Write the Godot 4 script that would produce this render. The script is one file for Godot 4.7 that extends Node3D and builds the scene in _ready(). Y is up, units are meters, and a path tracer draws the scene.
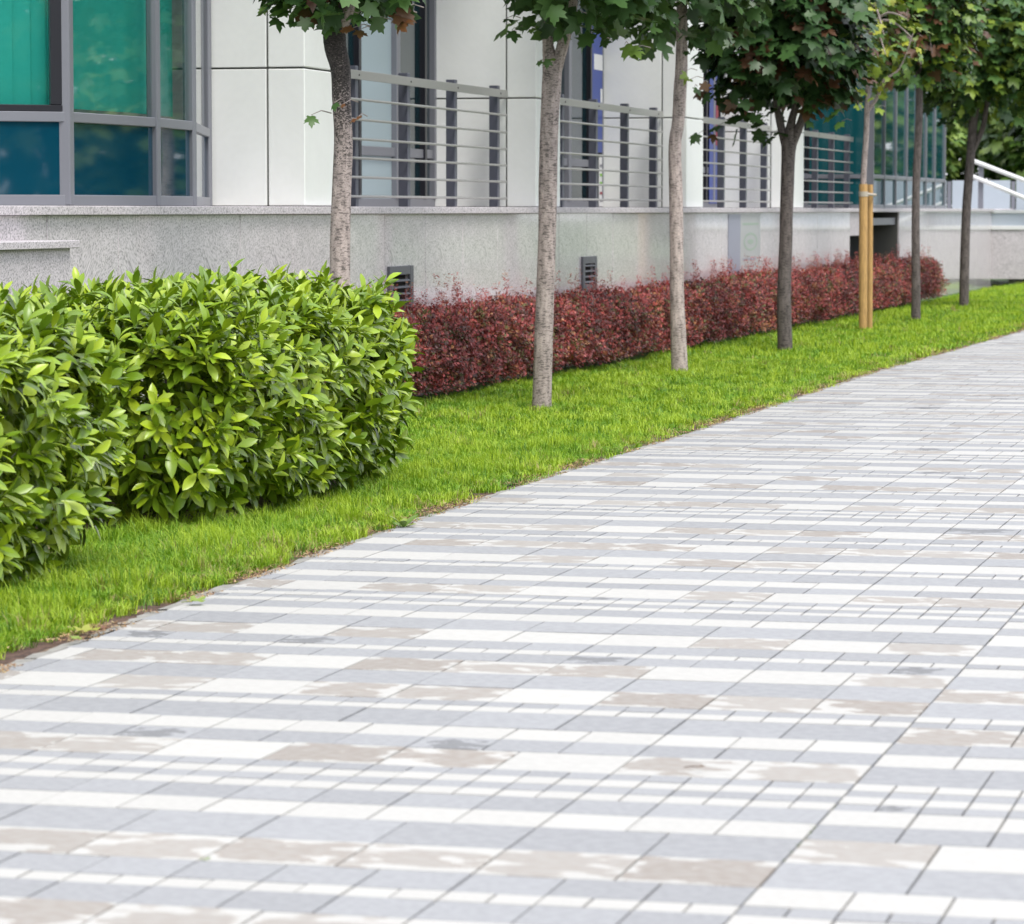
extends Node3D

const F := 3450.0
const EYE := Vector3(0, 1.42, 0)
var rng := RandomNumberGenerator.new()
var noise := FastNoiseLite.new()
var M := {}
var cam: Camera3D
var names := {}

# ---------------------------------------------------------------- camera maths
func view_basis() -> Array:
	var pit := atan(252.0 / F)
	var yaw := atan(880.0 / sqrt(F * F + 252.0 * 252.0))
	var fw := Vector3(-sin(yaw) * cos(pit), -sin(pit), -cos(yaw) * cos(pit))
	var rt := Vector3(cos(yaw), 0, -sin(yaw))
	return [fw, rt, rt.cross(fw)]
var VB: Array = []
func spot(px: float, py: float, zw: float) -> Vector3:      # a photo pixel on the upright plane z = zw
	var r: Vector3 = VB[0] * F + VB[1] * (px - 512.0) + VB[2] * (462.0 - py)
	return EYE + r * (zw / r.z)
func on_ground(px: float, py: float, y := 0.0) -> Vector3:
	var r: Vector3 = VB[0] * F + VB[1] * (px - 512.0) + VB[2] * (462.0 - py)
	return EYE + r * ((y - EYE.y) / r.y)
func project(p: Vector3) -> Vector3:
	var d := p - EYE
	var z: float = d.dot(VB[0])
	return Vector3(512.0 + F * d.dot(VB[1]) / z, 462.0 - F * d.dot(VB[2]) / z, z)
func in_frame(p: Vector3) -> bool:
	var q := project(p)
	return q.z > 1.0 and q.x > -15 and q.x < 1039 and q.y > -15 and q.y < 939

# ---------------------------------------------------------------- naming
func numbered(called: String) -> String:
	if not names.has(called):
		names[called] = 0
		return called
	names[called] += 1
	return "%s_%03d" % [called, names[called]]
func thing(called: String, label: String, category: String, at := Vector3.ZERO, group := "") -> Node3D:
	var o := Node3D.new()
	o.name = numbered(called)
	add_child(o)
	o.position = at
	tag(o, label, category, group)
	return o
func tag(o: Node, label: String, category: String, group := "") -> void:
	o.set_meta("label", label)
	o.set_meta("category", category)
	if group != "":
		o.set_meta("group", group)
func structure(called: String) -> Node3D:
	var o := Node3D.new()
	o.name = numbered(called)
	add_child(o)
	o.set_meta("kind", "structure")
	return o
func part(called: String, mesh: Mesh, material: Material, parent: Node, at := Vector3.ZERO) -> MeshInstance3D:
	var o := MeshInstance3D.new()
	o.name = called
	o.mesh = mesh
	if material:
		o.material_override = material
	o.position = at
	o.cast_shadow = GeometryInstance3D.SHADOW_CASTING_SETTING_ON
	parent.add_child(o, true)
	return o
func group_node(called: String, parent: Node, at := Vector3.ZERO) -> Node3D:
	var o := Node3D.new()
	o.name = called
	o.position = at
	parent.add_child(o, true)
	return o

# ---------------------------------------------------------------- shapes
func new_st() -> SurfaceTool:
	var st := SurfaceTool.new()
	st.begin(Mesh.PRIMITIVE_TRIANGLES)
	return st
func face(st: SurfaceTool, pts: Array, out: Vector3) -> void:
	# a flat convex face whose normal is turned towards out
	var n: Vector3 = (pts[1] - pts[0]).cross(pts[2] - pts[0])
	if n.length_squared() < 1e-16:
		return
	n = n.normalized()
	var q := pts.duplicate()
	if n.dot(out) < 0:
		n = -n
	else:
		q.reverse()
	for i in range(1, q.size() - 1):
		for v in [q[0], q[i], q[i + 1]]:
			st.set_normal(n)
			st.add_vertex(v)
func add_box(st: SurfaceTool, a: Vector3, b: Vector3, ch := 0.0) -> void:
	var lo := Vector3(min(a.x, b.x), min(a.y, b.y), min(a.z, b.z))
	var hi := Vector3(max(a.x, b.x), max(a.y, b.y), max(a.z, b.z))
	var c := (lo + hi) / 2
	var h := (hi - lo) / 2
	var k: float = min(ch, min(h.x, min(h.y, h.z)) * 0.9)
	for ax in 3:
		for s in [-1.0, 1.0]:
			var u := (ax + 1) % 3
			var v := (ax + 2) % 3
			var pts := []
			for q in [[-1, -1], [1, -1], [1, 1], [-1, 1]]:
				var p := Vector3.ZERO
				p[ax] = s * h[ax]
				p[u] = q[0] * (h[u] - k)
				p[v] = q[1] * (h[v] - k)
				pts.append(c + p)
			var n := Vector3.ZERO
			n[ax] = s
			face(st, pts, n)
	if k <= 0:
		return
	for ax in 3:
		var u := (ax + 1) % 3
		var v := (ax + 2) % 3
		for su in [-1.0, 1.0]:
			for sv in [-1.0, 1.0]:
				var pts := []
				for e in [[-1, 0], [1, 0], [1, 1], [-1, 1]]:
					var p := Vector3.ZERO
					p[ax] = e[0] * (h[ax] - k)
					p[u] = su * (h[u] - (k if e[1] == 1 else 0.0))
					p[v] = sv * (h[v] - (k if e[1] == 0 else 0.0))
					pts.append(c + p)
				var n := Vector3.ZERO
				n[u] = su
				n[v] = sv
				face(st, pts, n)
	for sx in [-1.0, 1.0]:
		for sy in [-1.0, 1.0]:
			for sz in [-1.0, 1.0]:
				var s := Vector3(sx, sy, sz)
				face(st, [c + s * Vector3(h.x, h.y - k, h.z - k), c + s * Vector3(h.x - k, h.y, h.z - k), c + s * Vector3(h.x - k, h.y - k, h.z)], s)
func box(a: Vector3, b: Vector3, ch := 0.004) -> ArrayMesh:
	var st := new_st()
	add_box(st, a, b, ch)
	return st.commit()
func slab(p: Vector2, q: Vector2, y0: float, y1: float, thick: float, ch := 0.004, out := 0.0) -> ArrayMesh:
	# an upright board from p to q (x, z), centred on that line and moved out to its right side
	var d := (q - p).normalized()
	var n := Vector2(-d.y, d.x)
	var L := p.distance_to(q)
	var st := new_st()
	add_box(st, Vector3(-L / 2, y0, -thick / 2 + out), Vector3(L / 2, y1, thick / 2 + out), ch)
	var m := st.commit()
	var st2 := new_st()
	var mid := (p + q) / 2
	st2.append_from(m, 0, Transform3D(Basis(Vector3(d.x, 0, d.y), Vector3.UP, Vector3(-d.y, 0, d.x)), Vector3(mid.x, 0, mid.y)))
	return st2.commit()
func tube(pts: Array, radii: Array, sides := 12, wobble := 0.0, seed_at := 0.0, cap := true) -> ArrayMesh:
	var V := PackedVector3Array()
	var N := PackedVector3Array()
	var U := PackedVector2Array()
	var I := PackedInt32Array()
	var along := 0.0
	for i in pts.size():
		var t: Vector3 = (pts[min(i + 1, pts.size() - 1)] - pts[max(i - 1, 0)]).normalized()
		var a: Vector3 = t.cross(Vector3(0.31, 0.1, 0.94) if absf(t.z) < 0.9 else Vector3.RIGHT).normalized()
		var b: Vector3 = a.cross(t)
		if i > 0:
			along += pts[i].distance_to(pts[i - 1])
		for s in sides + 1:
			var g := TAU * s / sides
			var d := a * cos(g) + b * sin(g)
			var r: float = radii[i]
			if wobble > 0:
				r *= 1.0 + wobble * noise.get_noise_3d(cos(g) * 40.0 + seed_at * 100.0, along * 90.0, sin(g) * 40.0)
			V.append(pts[i] + d * r)
			N.append(d)
			U.append(Vector2(float(s) / sides, along))
	for i in pts.size() - 1:
		for s in sides:
			var p := i * (sides + 1) + s
			I.append_array([p, p + sides + 1, p + 1, p + 1, p + sides + 1, p + sides + 2])
	if cap:
		for e in [0, pts.size() - 1]:
			var c := V.size()
			V.append(pts[e])
			N.append((pts[e] - pts[1 if e == 0 else pts.size() - 2]).normalized())
			U.append(Vector2(0.5, 0))
			for s in sides:
				var p: int = e * (sides + 1) + s
				I.append_array([c, p, p + 1])
	return arrays(V, N, U, I)
func arrays(V: PackedVector3Array, N: PackedVector3Array, U: PackedVector2Array, I: PackedInt32Array) -> ArrayMesh:
	for t in range(0, I.size(), 3):                         # front faces run clockwise, as the normals say
		var i0 := I[t]
		var i1 := I[t + 1]
		var i2 := I[t + 2]
		if (V[i1] - V[i0]).cross(V[i2] - V[i0]).dot(N[i0] + N[i1] + N[i2]) > 0.0:
			I[t + 1] = i2
			I[t + 2] = i1
	var A := []
	A.resize(Mesh.ARRAY_MAX)
	A[Mesh.ARRAY_VERTEX] = V
	A[Mesh.ARRAY_NORMAL] = N
	if U.size() > 0:
		A[Mesh.ARRAY_TEX_UV] = U
	A[Mesh.ARRAY_INDEX] = I
	var m := ArrayMesh.new()
	m.add_surface_from_arrays(Mesh.PRIMITIVE_TRIANGLES, A)
	return m
func smooth_path(pts: Array, radii: Array, steps: int) -> Array:
	var P := []
	var R := []
	var n := pts.size()
	for i in n - 1:
		for s in steps:
			var t := float(s) / steps
			P.append(pts[i].cubic_interpolate(pts[i + 1], pts[max(i - 1, 0)], pts[min(i + 2, n - 1)], t))
			R.append(lerpf(radii[i], radii[i + 1], t))
	P.append(pts[n - 1])
	R.append(radii[n - 1])
	return [P, R]
func multi(called: String, mesh: Mesh, xf: Array, colors: Array, material: Material, parent: Node) -> MultiMeshInstance3D:
	var mm := MultiMesh.new()
	mm.transform_format = MultiMesh.TRANSFORM_3D
	mm.use_colors = colors.size() > 0
	mm.mesh = mesh
	mm.instance_count = xf.size()
	for i in xf.size():
		mm.set_instance_transform(i, xf[i])
		if colors.size() > 0:
			mm.set_instance_color(i, colors[i])
	var o := MultiMeshInstance3D.new()
	o.name = called
	o.multimesh = mm
	o.material_override = material
	parent.add_child(o, true)
	o.set_meta("kind", "stuff")
	return o

# ---------------------------------------------------------------- materials
func lin(r: float, g: float, b: float) -> Color:
	return Color(r, g, b).linear_to_srgb()
func mat(c: Color, rough := 0.7, metal := 0.0) -> StandardMaterial3D:
	var m := StandardMaterial3D.new()
	m.albedo_color = c.linear_to_srgb()
	m.roughness = rough
	m.metallic = metal
	return m
func image_tex(w: int, h: int, fill: Callable) -> ImageTexture:
	var data := PackedByteArray()
	data.resize(w * h * 3)
	var k := 0
	for y in h:
		for x in w:
			var c: Color = fill.call(x, y)
			data[k] = clampi(int(c.r * 255.0 + 0.5), 0, 255)
			data[k + 1] = clampi(int(c.g * 255.0 + 0.5), 0, 255)
			data[k + 2] = clampi(int(c.b * 255.0 + 0.5), 0, 255)
			k += 3
	var im := Image.create_from_data(w, h, false, Image.FORMAT_RGB8, data)
	im.generate_mipmaps()
	return ImageTexture.create_from_image(im)
func wrap_noise(fq: float, seed_n: int, size: int, x: int, y: int, ns: FastNoiseLite) -> float:
	# noise on a torus, so that the texture repeats without a seam
	var a := TAU * x / size
	var b := TAU * y / size
	var r := size * fq / TAU
	return ns.get_noise_3d(cos(a) * r + seed_n * 13.7, sin(a) * r + cos(b) * r, sin(b) * r)
func make_materials() -> void:
	var n1 := FastNoiseLite.new()
	n1.noise_type = FastNoiseLite.TYPE_SIMPLEX
	n1.frequency = 1.0
	n1.fractal_type = FastNoiseLite.FRACTAL_NONE
	# granite: grey speckles
	var r2 := RandomNumberGenerator.new()
	r2.seed = 5
	var granite_tex := image_tex(512, 512, func(x, y):
		var s: float = wrap_noise(0.16, 1, 512, x, y, n1)
		var t: float = wrap_noise(0.07, 2, 512, x, y, n1)
		var c: float = wrap_noise(0.012, 3, 512, x, y, n1)
		var v := 0.70 + 0.06 * t + 0.05 * c + r2.randf_range(-0.06, 0.06)
		if s > 0.42: v = 0.3 + r2.randf() * 0.1
		elif s < -0.5: v = 0.80 + r2.randf() * 0.06
		return lin(v * 1.04, v * 0.965, v * 1.005))
	for q in [["granite", 0.16, 0.7], ["granite_rough", 0.6, 0.83]]:
		var g := mat(Color(1, 1, 1), q[1])
		g.albedo_texture = granite_tex
		g.uv1_triplanar = true
		g.uv1_world_triplanar = true
		g.uv1_scale = Vector3.ONE * q[2]
		if q[0] == "granite_rough": g.albedo_color = Color(0.9, 0.9, 0.9)
		M[q[0]] = g
	M.granite.roughness = 0.3
	M.granite.clearcoat_enabled = true
	M.granite.clearcoat = 1.0
	M.granite.clearcoat_roughness = 0.06
	M.panel = mat(Color(0.86, 0.875, 0.86), 0.38)
	var pn := FastNoiseLite.new()
	pn.frequency = 1.0
	var panel_tex := image_tex(256, 256, func(x, y):
		var a: float = wrap_noise(0.02, 4, 256, x, y, n1)
		var b: float = wrap_noise(0.1, 5, 256, x, y, n1)
		var v := 0.965 + 0.014 * a + 0.012 * b
		return lin(v, v, v * 0.995))
	M.panel.albedo_texture = panel_tex
	M.panel.uv1_triplanar = true
	M.panel.uv1_world_triplanar = true
	M.panel.uv1_scale = Vector3.ONE * 0.6
	M.core = mat(Color(0.12, 0.12, 0.11), 0.9)
	M.frame = mat(Color(0.21, 0.215, 0.245), 0.4, 0.2)
	M.sash = mat(Color(0.012, 0.012, 0.018), 0.35)
	M.steel = mat(Color(0.42, 0.415, 0.40), 0.38, 0.55)
	M.steel.albedo_texture = panel_tex
	M.steel.uv1_triplanar = true
	M.steel.uv1_scale = Vector3.ONE * 2.0
	M.post = mat(Color(0.10, 0.105, 0.135), 0.4, 0.25)
	M.bolt = mat(Color(0.1, 0.1, 0.1), 0.4, 0.6)
	M.vent = mat(Color(0.13, 0.135, 0.15), 0.5, 0.2)
	M.spandrel = mat(Color(0.003, 0.05, 0.085), 0.03)
	M.spandrel.metallic_specular = 0.8
	M.tower_glass = mat(Color(0.008, 0.08, 0.095), 0.03)
	M.tower_glass.metallic_specular = 0.9
	M.glass = mat(Color(0.0, 0.10, 0.085), 0.02)
	M.glass.transparency = BaseMaterial3D.TRANSPARENCY_ALPHA
	M.glass.albedo_color.a = 0.18
	M.glass.metallic_specular = 0.9
	M.clear = mat(Color(0.004, 0.032, 0.042), 0.02)
	M.clear.transparency = BaseMaterial3D.TRANSPARENCY_ALPHA
	M.clear.albedo_color.a = 0.6
	M.clear.metallic_specular = 0.9
	M.blind = mat(Color(0.04, 0.62, 0.50), 0.8)
	M.blind.backlight_enabled = true
	M.blind.backlight = Color(0.5, 0.5, 0.5)
	M.frost = mat(Color(0.34, 0.42, 0.45), 0.6)
	M.room = mat(Color(0.14, 0.145, 0.15), 0.9)
	M.white_paint = mat(Color(0.75, 0.75, 0.75), 0.35)
	M.concrete = mat(Color(0.36, 0.35, 0.33), 0.85)
	var conc_tex := image_tex(256, 256, func(x, y):
		var a: float = wrap_noise(0.03, 6, 256, x, y, n1)
		var b: float = wrap_noise(0.15, 7, 256, x, y, n1)
		var v := 0.82 + 0.14 * a + 0.1 * b
		return lin(v, v * 0.985, v * 0.96))
	M.concrete.albedo_texture = conc_tex
	M.concrete.uv1_triplanar = true
	M.concrete.uv1_world_triplanar = true
	M.concrete.uv1_scale = Vector3.ONE * 1.5
	var soil_tex := image_tex(256, 256, func(x, y):
		var a: float = wrap_noise(0.05, 8, 256, x, y, n1)
		var b: float = wrap_noise(0.2, 9, 256, x, y, n1)
		var v := 0.13 + 0.05 * a + 0.06 * b
		return lin(v * 1.35, v * 0.92, v * 0.6))
	M.soil = mat(Color(1, 1, 1), 0.95)
	M.soil.albedo_texture = soil_tex
	M.soil.uv1_triplanar = true
	M.soil.uv1_world_triplanar = true
	M.soil.uv1_scale = Vector3.ONE * 1.3
	M.sand = mat(Color(0.55, 0.46, 0.5), 0.95)
	M.sand.albedo_texture = soil_tex
	M.sand.uv1_triplanar = true
	M.sand.uv1_world_triplanar = true
	var turf_tex := image_tex(256, 256, func(x, y):
		var a: float = wrap_noise(0.04, 10, 256, x, y, n1)
		var b: float = wrap_noise(0.2, 11, 256, x, y, n1)
		var v := 1.0 + 0.25 * a + 0.35 * b
		return lin(0.055 * v, 0.12 * v, 0.012 * v))
	M.turf = mat(Color(0.9, 0.85, 0.9), 0.95)
	M.turf.albedo_texture = turf_tex
	M.turf.uv1_triplanar = true
	M.turf.uv1_world_triplanar = true
	M.grass = leaf_mat(Color(1, 1, 1), 0.55, Color(0.55, 0.6, 0.3))
	M.grass.vertex_color_use_as_albedo = true
	M.leaf = leaf_mat(Color(1, 1, 1), 0.45, Color(0.2, 0.25, 0.1))
	M.leaf.vertex_color_use_as_albedo = true
	M.laurel = leaf_mat(Color(1, 1, 1), 0.33, Color(0.06, 0.07, 0.02))
	M.laurel.vertex_color_use_as_albedo = true
	M.litter = mat(Color(1, 1, 1), 0.9)
	M.litter.vertex_color_use_as_albedo = true
	# bark: grey with dark lying streaks; the first has a black mottled stain high up
	for q in [["bark", 0.36, 0.0, 1.0], ["bark_stained", 0.36, 1.0, 1.0], ["bark_pale", 0.42, 0.0, 0.8], ["bark_dark", 0.12, 0.0, 1.0]]:
		var tex := image_tex(256, 1024, func(x, y):
			# u once round the trunk, v = 0 at the foot, 4 m up at the end
			var g: float = TAU * x / 256.0
			var h: float = y * 4.0 / 1024.0
			var cx := cos(g)
			var cz := sin(g)
			var streak := n1.get_noise_3d(cx * 1.1 + q[1] * 50, h * 75.0, cz * 1.1)
			var fine := n1.get_noise_3d(cx * 3.0, h * 110.0, cz * 3.0)
			var blotch := n1.get_noise_3d(cx * 1.5, h * 5.0 + 30.0, cz * 1.5)
			var v: float = q[1] * (1.0 + 0.28 * blotch + 0.4 * fine)
			if streak > 0.44 + 0.25 * blotch: v *= 1.0 - 0.55 * q[3]
			elif fine > 0.55: v *= 0.7
			if q[2] > 0:
				var e: float = (h - 2.02) * 2.2 + 0.8 * fine + 0.5 * blotch
				if e > 0.0: v *= 0.11 + 0.08 * fine
			return lin(v * 1.12, v * 0.93, v * 0.865))
		var b := mat(Color(1, 1, 1), 0.85)
		b.albedo_texture = tex
		b.uv1_scale = Vector3(1, 0.25, 1)
		M[q[0]] = b
	var wood_tex := image_tex(128, 512, func(x, y):
		var a := n1.get_noise_2d(x * 0.12, y * 0.008)
		var b := n1.get_noise_2d(x * 0.4 + 90.0, y * 0.02)
		var v := 1.0 + 0.2 * a + 0.15 * b
		return lin(0.50 * v, 0.30 * v, 0.11 * v))
	M.wood = mat(Color(1, 1, 1), 0.65)
	M.wood.albedo_texture = wood_tex
	M.strap = mat(Color(0.45, 0.40, 0.33), 0.8)
	make_paver_material(n1)
func leaf_mat(c: Color, rough: float, back: Color) -> StandardMaterial3D:
	var m := mat(c, rough)
	m.cull_mode = BaseMaterial3D.CULL_DISABLED
	m.backlight_enabled = true
	m.backlight = back
	return m
func make_paver_material(n1: FastNoiseLite) -> void:
	# an 8 x 8 sheet of paver faces: 32 pale ones with damp stains, 8 clean pale ones, 24 grey ones
	var r3 := RandomNumberGenerator.new()
	r3.seed = 77
	var prm := []
	for t in 64:
		prm.append([r3.randf(), r3.randf_range(0.3, 0.7), r3.randf_range(0.35, 0.65), r3.randf_range(0.32, 0.62), r3.randf_range(0.28, 0.55), r3.randf_range(-0.05, 0.05)])
	var T := 128
	var tex := image_tex(1024, 1024, func(x, y):
		var tx: int = x / T
		var ty: int = y / T
		var id := ty * 8 + tx
		var p: Array = prm[id]
		var u: float = float(x % T) / T
		var v: float = float(y % T) / T
		var fx: float = u * 4.0 + id * 9.1
		var fy: float = v * 4.0 + id * 5.3
		var fine := n1.get_noise_2d(x * 0.35, y * 0.35)
		var mid := n1.get_noise_2d(fx * 1.5, fy * 1.5)
		var grain: float = r3.randf_range(-1.0, 1.0)
		var c := Color(0.452, 0.44, 0.418)
		var f: float = 1.0 + 0.035 * fine + 0.03 * mid + 0.035 * grain + p[5] * 0.6
		if ty >= 5:
			c = Color(0.292, 0.294, 0.304)
			f = 1.0 + 0.06 * fine + 0.06 * mid + 0.08 * grain + p[5] * 1.3
			if tx == 7:
				var e: float = 1.0 - Vector2((u - p[1]) / p[3], (v - p[2]) / p[4]).length() + 0.45 * n1.get_noise_2d(fx * 0.5, fy * 0.7) + 0.2 * n1.get_noise_2d(fx * 2, fy * 3)
				f *= lerpf(1.0, 0.6, smoothstep(0.1, 0.28, e))
			c = c * f
		else:
			if ty < 4 and p[0] > 0.16:
				var du: float = absf(u - p[1]) / p[3]
				var dv: float = absf(v - p[2]) / p[4]
				var e: float = 1.05 - pow(pow(du, 3.0) + pow(dv, 3.0), 1.0 / 3.0) + 0.55 * n1.get_noise_2d(fx * 0.45, fy * 0.7 + 40.0) + 0.18 * n1.get_noise_2d(fx * 1.1 + 7.0, fy * 2.2) + 0.09 * n1.get_noise_2d(fx * 5.0, fy * 7.0)
				var amount := smoothstep(-0.01, 0.04 + 0.16 * fposmod(p[0] * 7.3, 1.0), e) * lerpf(0.55, 1.0, p[0]) * (0.9 + 0.16 * mid + 0.12 * grain)
				var rim := smoothstep(-0.06, 0.02, e) * (1.0 - smoothstep(0.02, 0.18, e))
				c = c.lerp(Color(0.272, 0.240, 0.213), amount)
				c = c.lerp(Color(0.30, 0.245, 0.205), rim * 0.35)
			c = c * f
		return lin(c.r, c.g, c.b))
	M.paver = mat(Color(1, 1, 1), 0.8)
	M.paver.albedo_texture = tex

# ---------------------------------------------------------------- the paved path
const UNIT_X := 0.1035
const UNIT_Z := 0.097
# row depths in units and colour: p pale (stained when 3 deep), g grey
const ROWS := [[3, "p"], [3, "g"], [2, "p"], [2, "g"], [1, "p"], [1, "g"], [1, "p"], [1, "g"], [3, "p"], [2, "g"], [2, "p"], [3, "g"], [1, "p"], [1, "g"], [3, "p"], [3, "g"], [3, "p"], [2, "g"], [1, "p"], [2, "g"]]
func edge_x(z: float) -> float:
	var k := [[-4.0, -4.02], [-9.8, -4.13], [-11.7, -4.21], [-14.7, -4.29], [-17.6, -4.33], [-22.0, -4.31], [-30.0, -4.36], [-40.0, -4.18], [-70.0, -4.2]]
	for i in k.size() - 1:
		if z <= k[i][0] and z >= k[i + 1][0]:
			return lerpf(k[i][1], k[i + 1][1], (z - k[i][0]) / (k[i + 1][0] - k[i][0]))
	return -4.2
func paver_arrays(w: float, d: float, tile: int, flip: int, V: PackedVector3Array, N: PackedVector3Array, U: PackedVector2Array, I: PackedInt32Array, at: Vector3, tilt: Vector2) -> void:
	var gap := 0.0029
	var ch := 0.0012
	var rings := [[gap + ch, 0.0], [gap, -ch], [gap, -0.022]]
	var P := []
	for rg in rings:
		var row := []
		for q in [[-1, -1], [1, -1], [1, 1], [-1, 1]]:
			var x: float = q[0] * (w / 2 - rg[0])
			var z: float = q[1] * (d / 2 - rg[0])
			row.append(Vector3(x, rg[1] + x * tilt.x + z * tilt.y, z))
		P.append(row)
	var quads := [[P[0][0], P[0][1], P[0][2], P[0][3], Vector3.UP]]
	for i in 4:
		var j := (i + 1) % 4
		var o: Vector3 = (P[1][i] + P[1][j]).normalized()
		o.y = 0
		quads.append([P[0][i], P[0][j], P[1][j], P[1][i], (o + Vector3.UP).normalized()])
		quads.append([P[1][i], P[1][j], P[2][j], P[2][i], o.normalized()])
	var t0 := Vector2(tile % 8, tile / 8) / 8.0
	for q in quads:
		var b := V.size()
		for i in 4:
			V.append(at + q[i])
			N.append(q[4])
			var u: float = clampf(q[i].x / w + 0.5, 0.0, 1.0)
			var v: float = clampf(q[i].z / d + 0.5, 0.0, 1.0)
			if flip & 1: u = 1.0 - u
			if flip & 2: v = 1.0 - v
			U.append(t0 + Vector2(0.004 + u * 0.117, 0.004 + v * 0.117))
		I.append_array([b, b + 1, b + 2, b, b + 2, b + 3])
func build_path() -> void:
	var path := structure("path")
	var bed := box(Vector3(-4.5, -0.2, -62), Vector3(3.2, -0.015, 1.0), 0.0)
	part("joint_bed", bed, M.sand, path)
	var list := []
	var z := -7.072 + 80 * UNIT_Z
	var row := 0
	while z > -60.0:
		var r: Array = ROWS[row % ROWS.size()]
		var d: float = r[0] * UNIT_Z
		var w: float = r[0] * UNIT_X
		var zc := z - d / 2
		for side in [0, 1]:
			var pale: bool = (r[1] == "p") != (side == 1)
			var x := -1.265
			while true:
				var x0: float
				var x1: float
				if side == 0:
					x1 = x
					x0 = x - w
					var e := edge_x(zc)
					if x1 < e + 0.012: break
					if x0 < e: x0 = e
					x -= w
				else:
					x0 = x
					x1 = x + w
					if x0 > 2.9: break
					x += w
				var tile := 0
				if pale:
					tile = rng.randi_range(0, 31) if r[0] == 3 else rng.randi_range(32, 39)
					if r[0] == 3 and rng.randf() < 0.10: tile = rng.randi_range(32, 39)
				else:
					tile = 40 + rng.randi_range(0, 2) * 8 + rng.randi_range(0, 6)
					if rng.randf() < 0.025: tile = 47 + 8 * rng.randi_range(0, 2)
				var c := Vector3((x0 + x1) / 2, rng.randf_range(-0.0012, 0.0012), zc)
				list.append({"c": c, "w": x1 - x0, "d": d, "tile": tile, "flip": rng.randi_range(0, 3), "tilt": Vector2(rng.randf_range(-0.004, 0.004), rng.randf_range(-0.004, 0.004)), "size": 0.0})
		z -= d
		row += 1
	for p in list:
		if in_frame(p.c):
			p.size = p.w * p.d / pow(-p.c.z, 3.0)
	list.sort_custom(func(a, b): return a.size > b.size)
	var shared := {}
	var V := PackedVector3Array()
	var N := PackedVector3Array()
	var U := PackedVector2Array()
	var I := PackedInt32Array()
	for k in list.size():
		var p: Dictionary = list[k]
		if k < 300:
			var key := "%.3f %.3f %d %d" % [p.w, p.d, p.tile, p.flip]
			if not shared.has(key):
				var v2 := PackedVector3Array()
				var n2 := PackedVector3Array()
				var u2 := PackedVector2Array()
				var i2 := PackedInt32Array()
				paver_arrays(p.w, p.d, p.tile, p.flip, v2, n2, u2, i2, Vector3.ZERO, p.tilt)
				shared[key] = arrays(v2, n2, u2, i2)
			part("paver", shared[key], M.paver, path, p.c)
		else:
			paver_arrays(p.w, p.d, p.tile, p.flip, V, N, U, I, p.c, p.tilt)
	var rest := part("paver_field", arrays(V, N, U, I), M.paver, path)
	rest.set_meta("kind", "stuff")
	# a broken mortar strip along the lawn
	var kerb := structure("kerb_strip")
	var zk := -4.0
	while zk > -62.0:
		var L := rng.randf_range(0.35, 0.9)
		var wd := rng.randf_range(0.035, 0.065)
		var e0 := edge_x(zk) - 0.004
		var e1 := edge_x(zk - L) - 0.004
		var st := new_st()
		var segs := 8
		var lv := []
		for s in segs + 1:
			lv.append(wd + rng.randf_range(-0.012, 0.012))
		for s in segs:
			var za := zk - L * s / segs
			var zb := zk - L * (s + 1) / segs
			var xa := lerpf(e0, e1, float(s) / segs)
			var xb := lerpf(e0, e1, float(s + 1) / segs)
			var y := -0.003
			face(st, [Vector3(xa, y, za), Vector3(xb, y, zb), Vector3(xb - lv[s + 1], y - 0.004, zb), Vector3(xa - lv[s], y - 0.004, za)], Vector3.UP)
			face(st, [Vector3(xa - lv[s], y - 0.004, za), Vector3(xb - lv[s + 1], y - 0.004, zb), Vector3(xb - lv[s + 1] - 0.006, -0.04, zb), Vector3(xa - lv[s] - 0.006, -0.04, za)], Vector3.LEFT)
		part("mortar_strip", st.commit(), M.concrete, kerb)
		zk -= L + rng.randf_range(0.0, 0.05)
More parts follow.
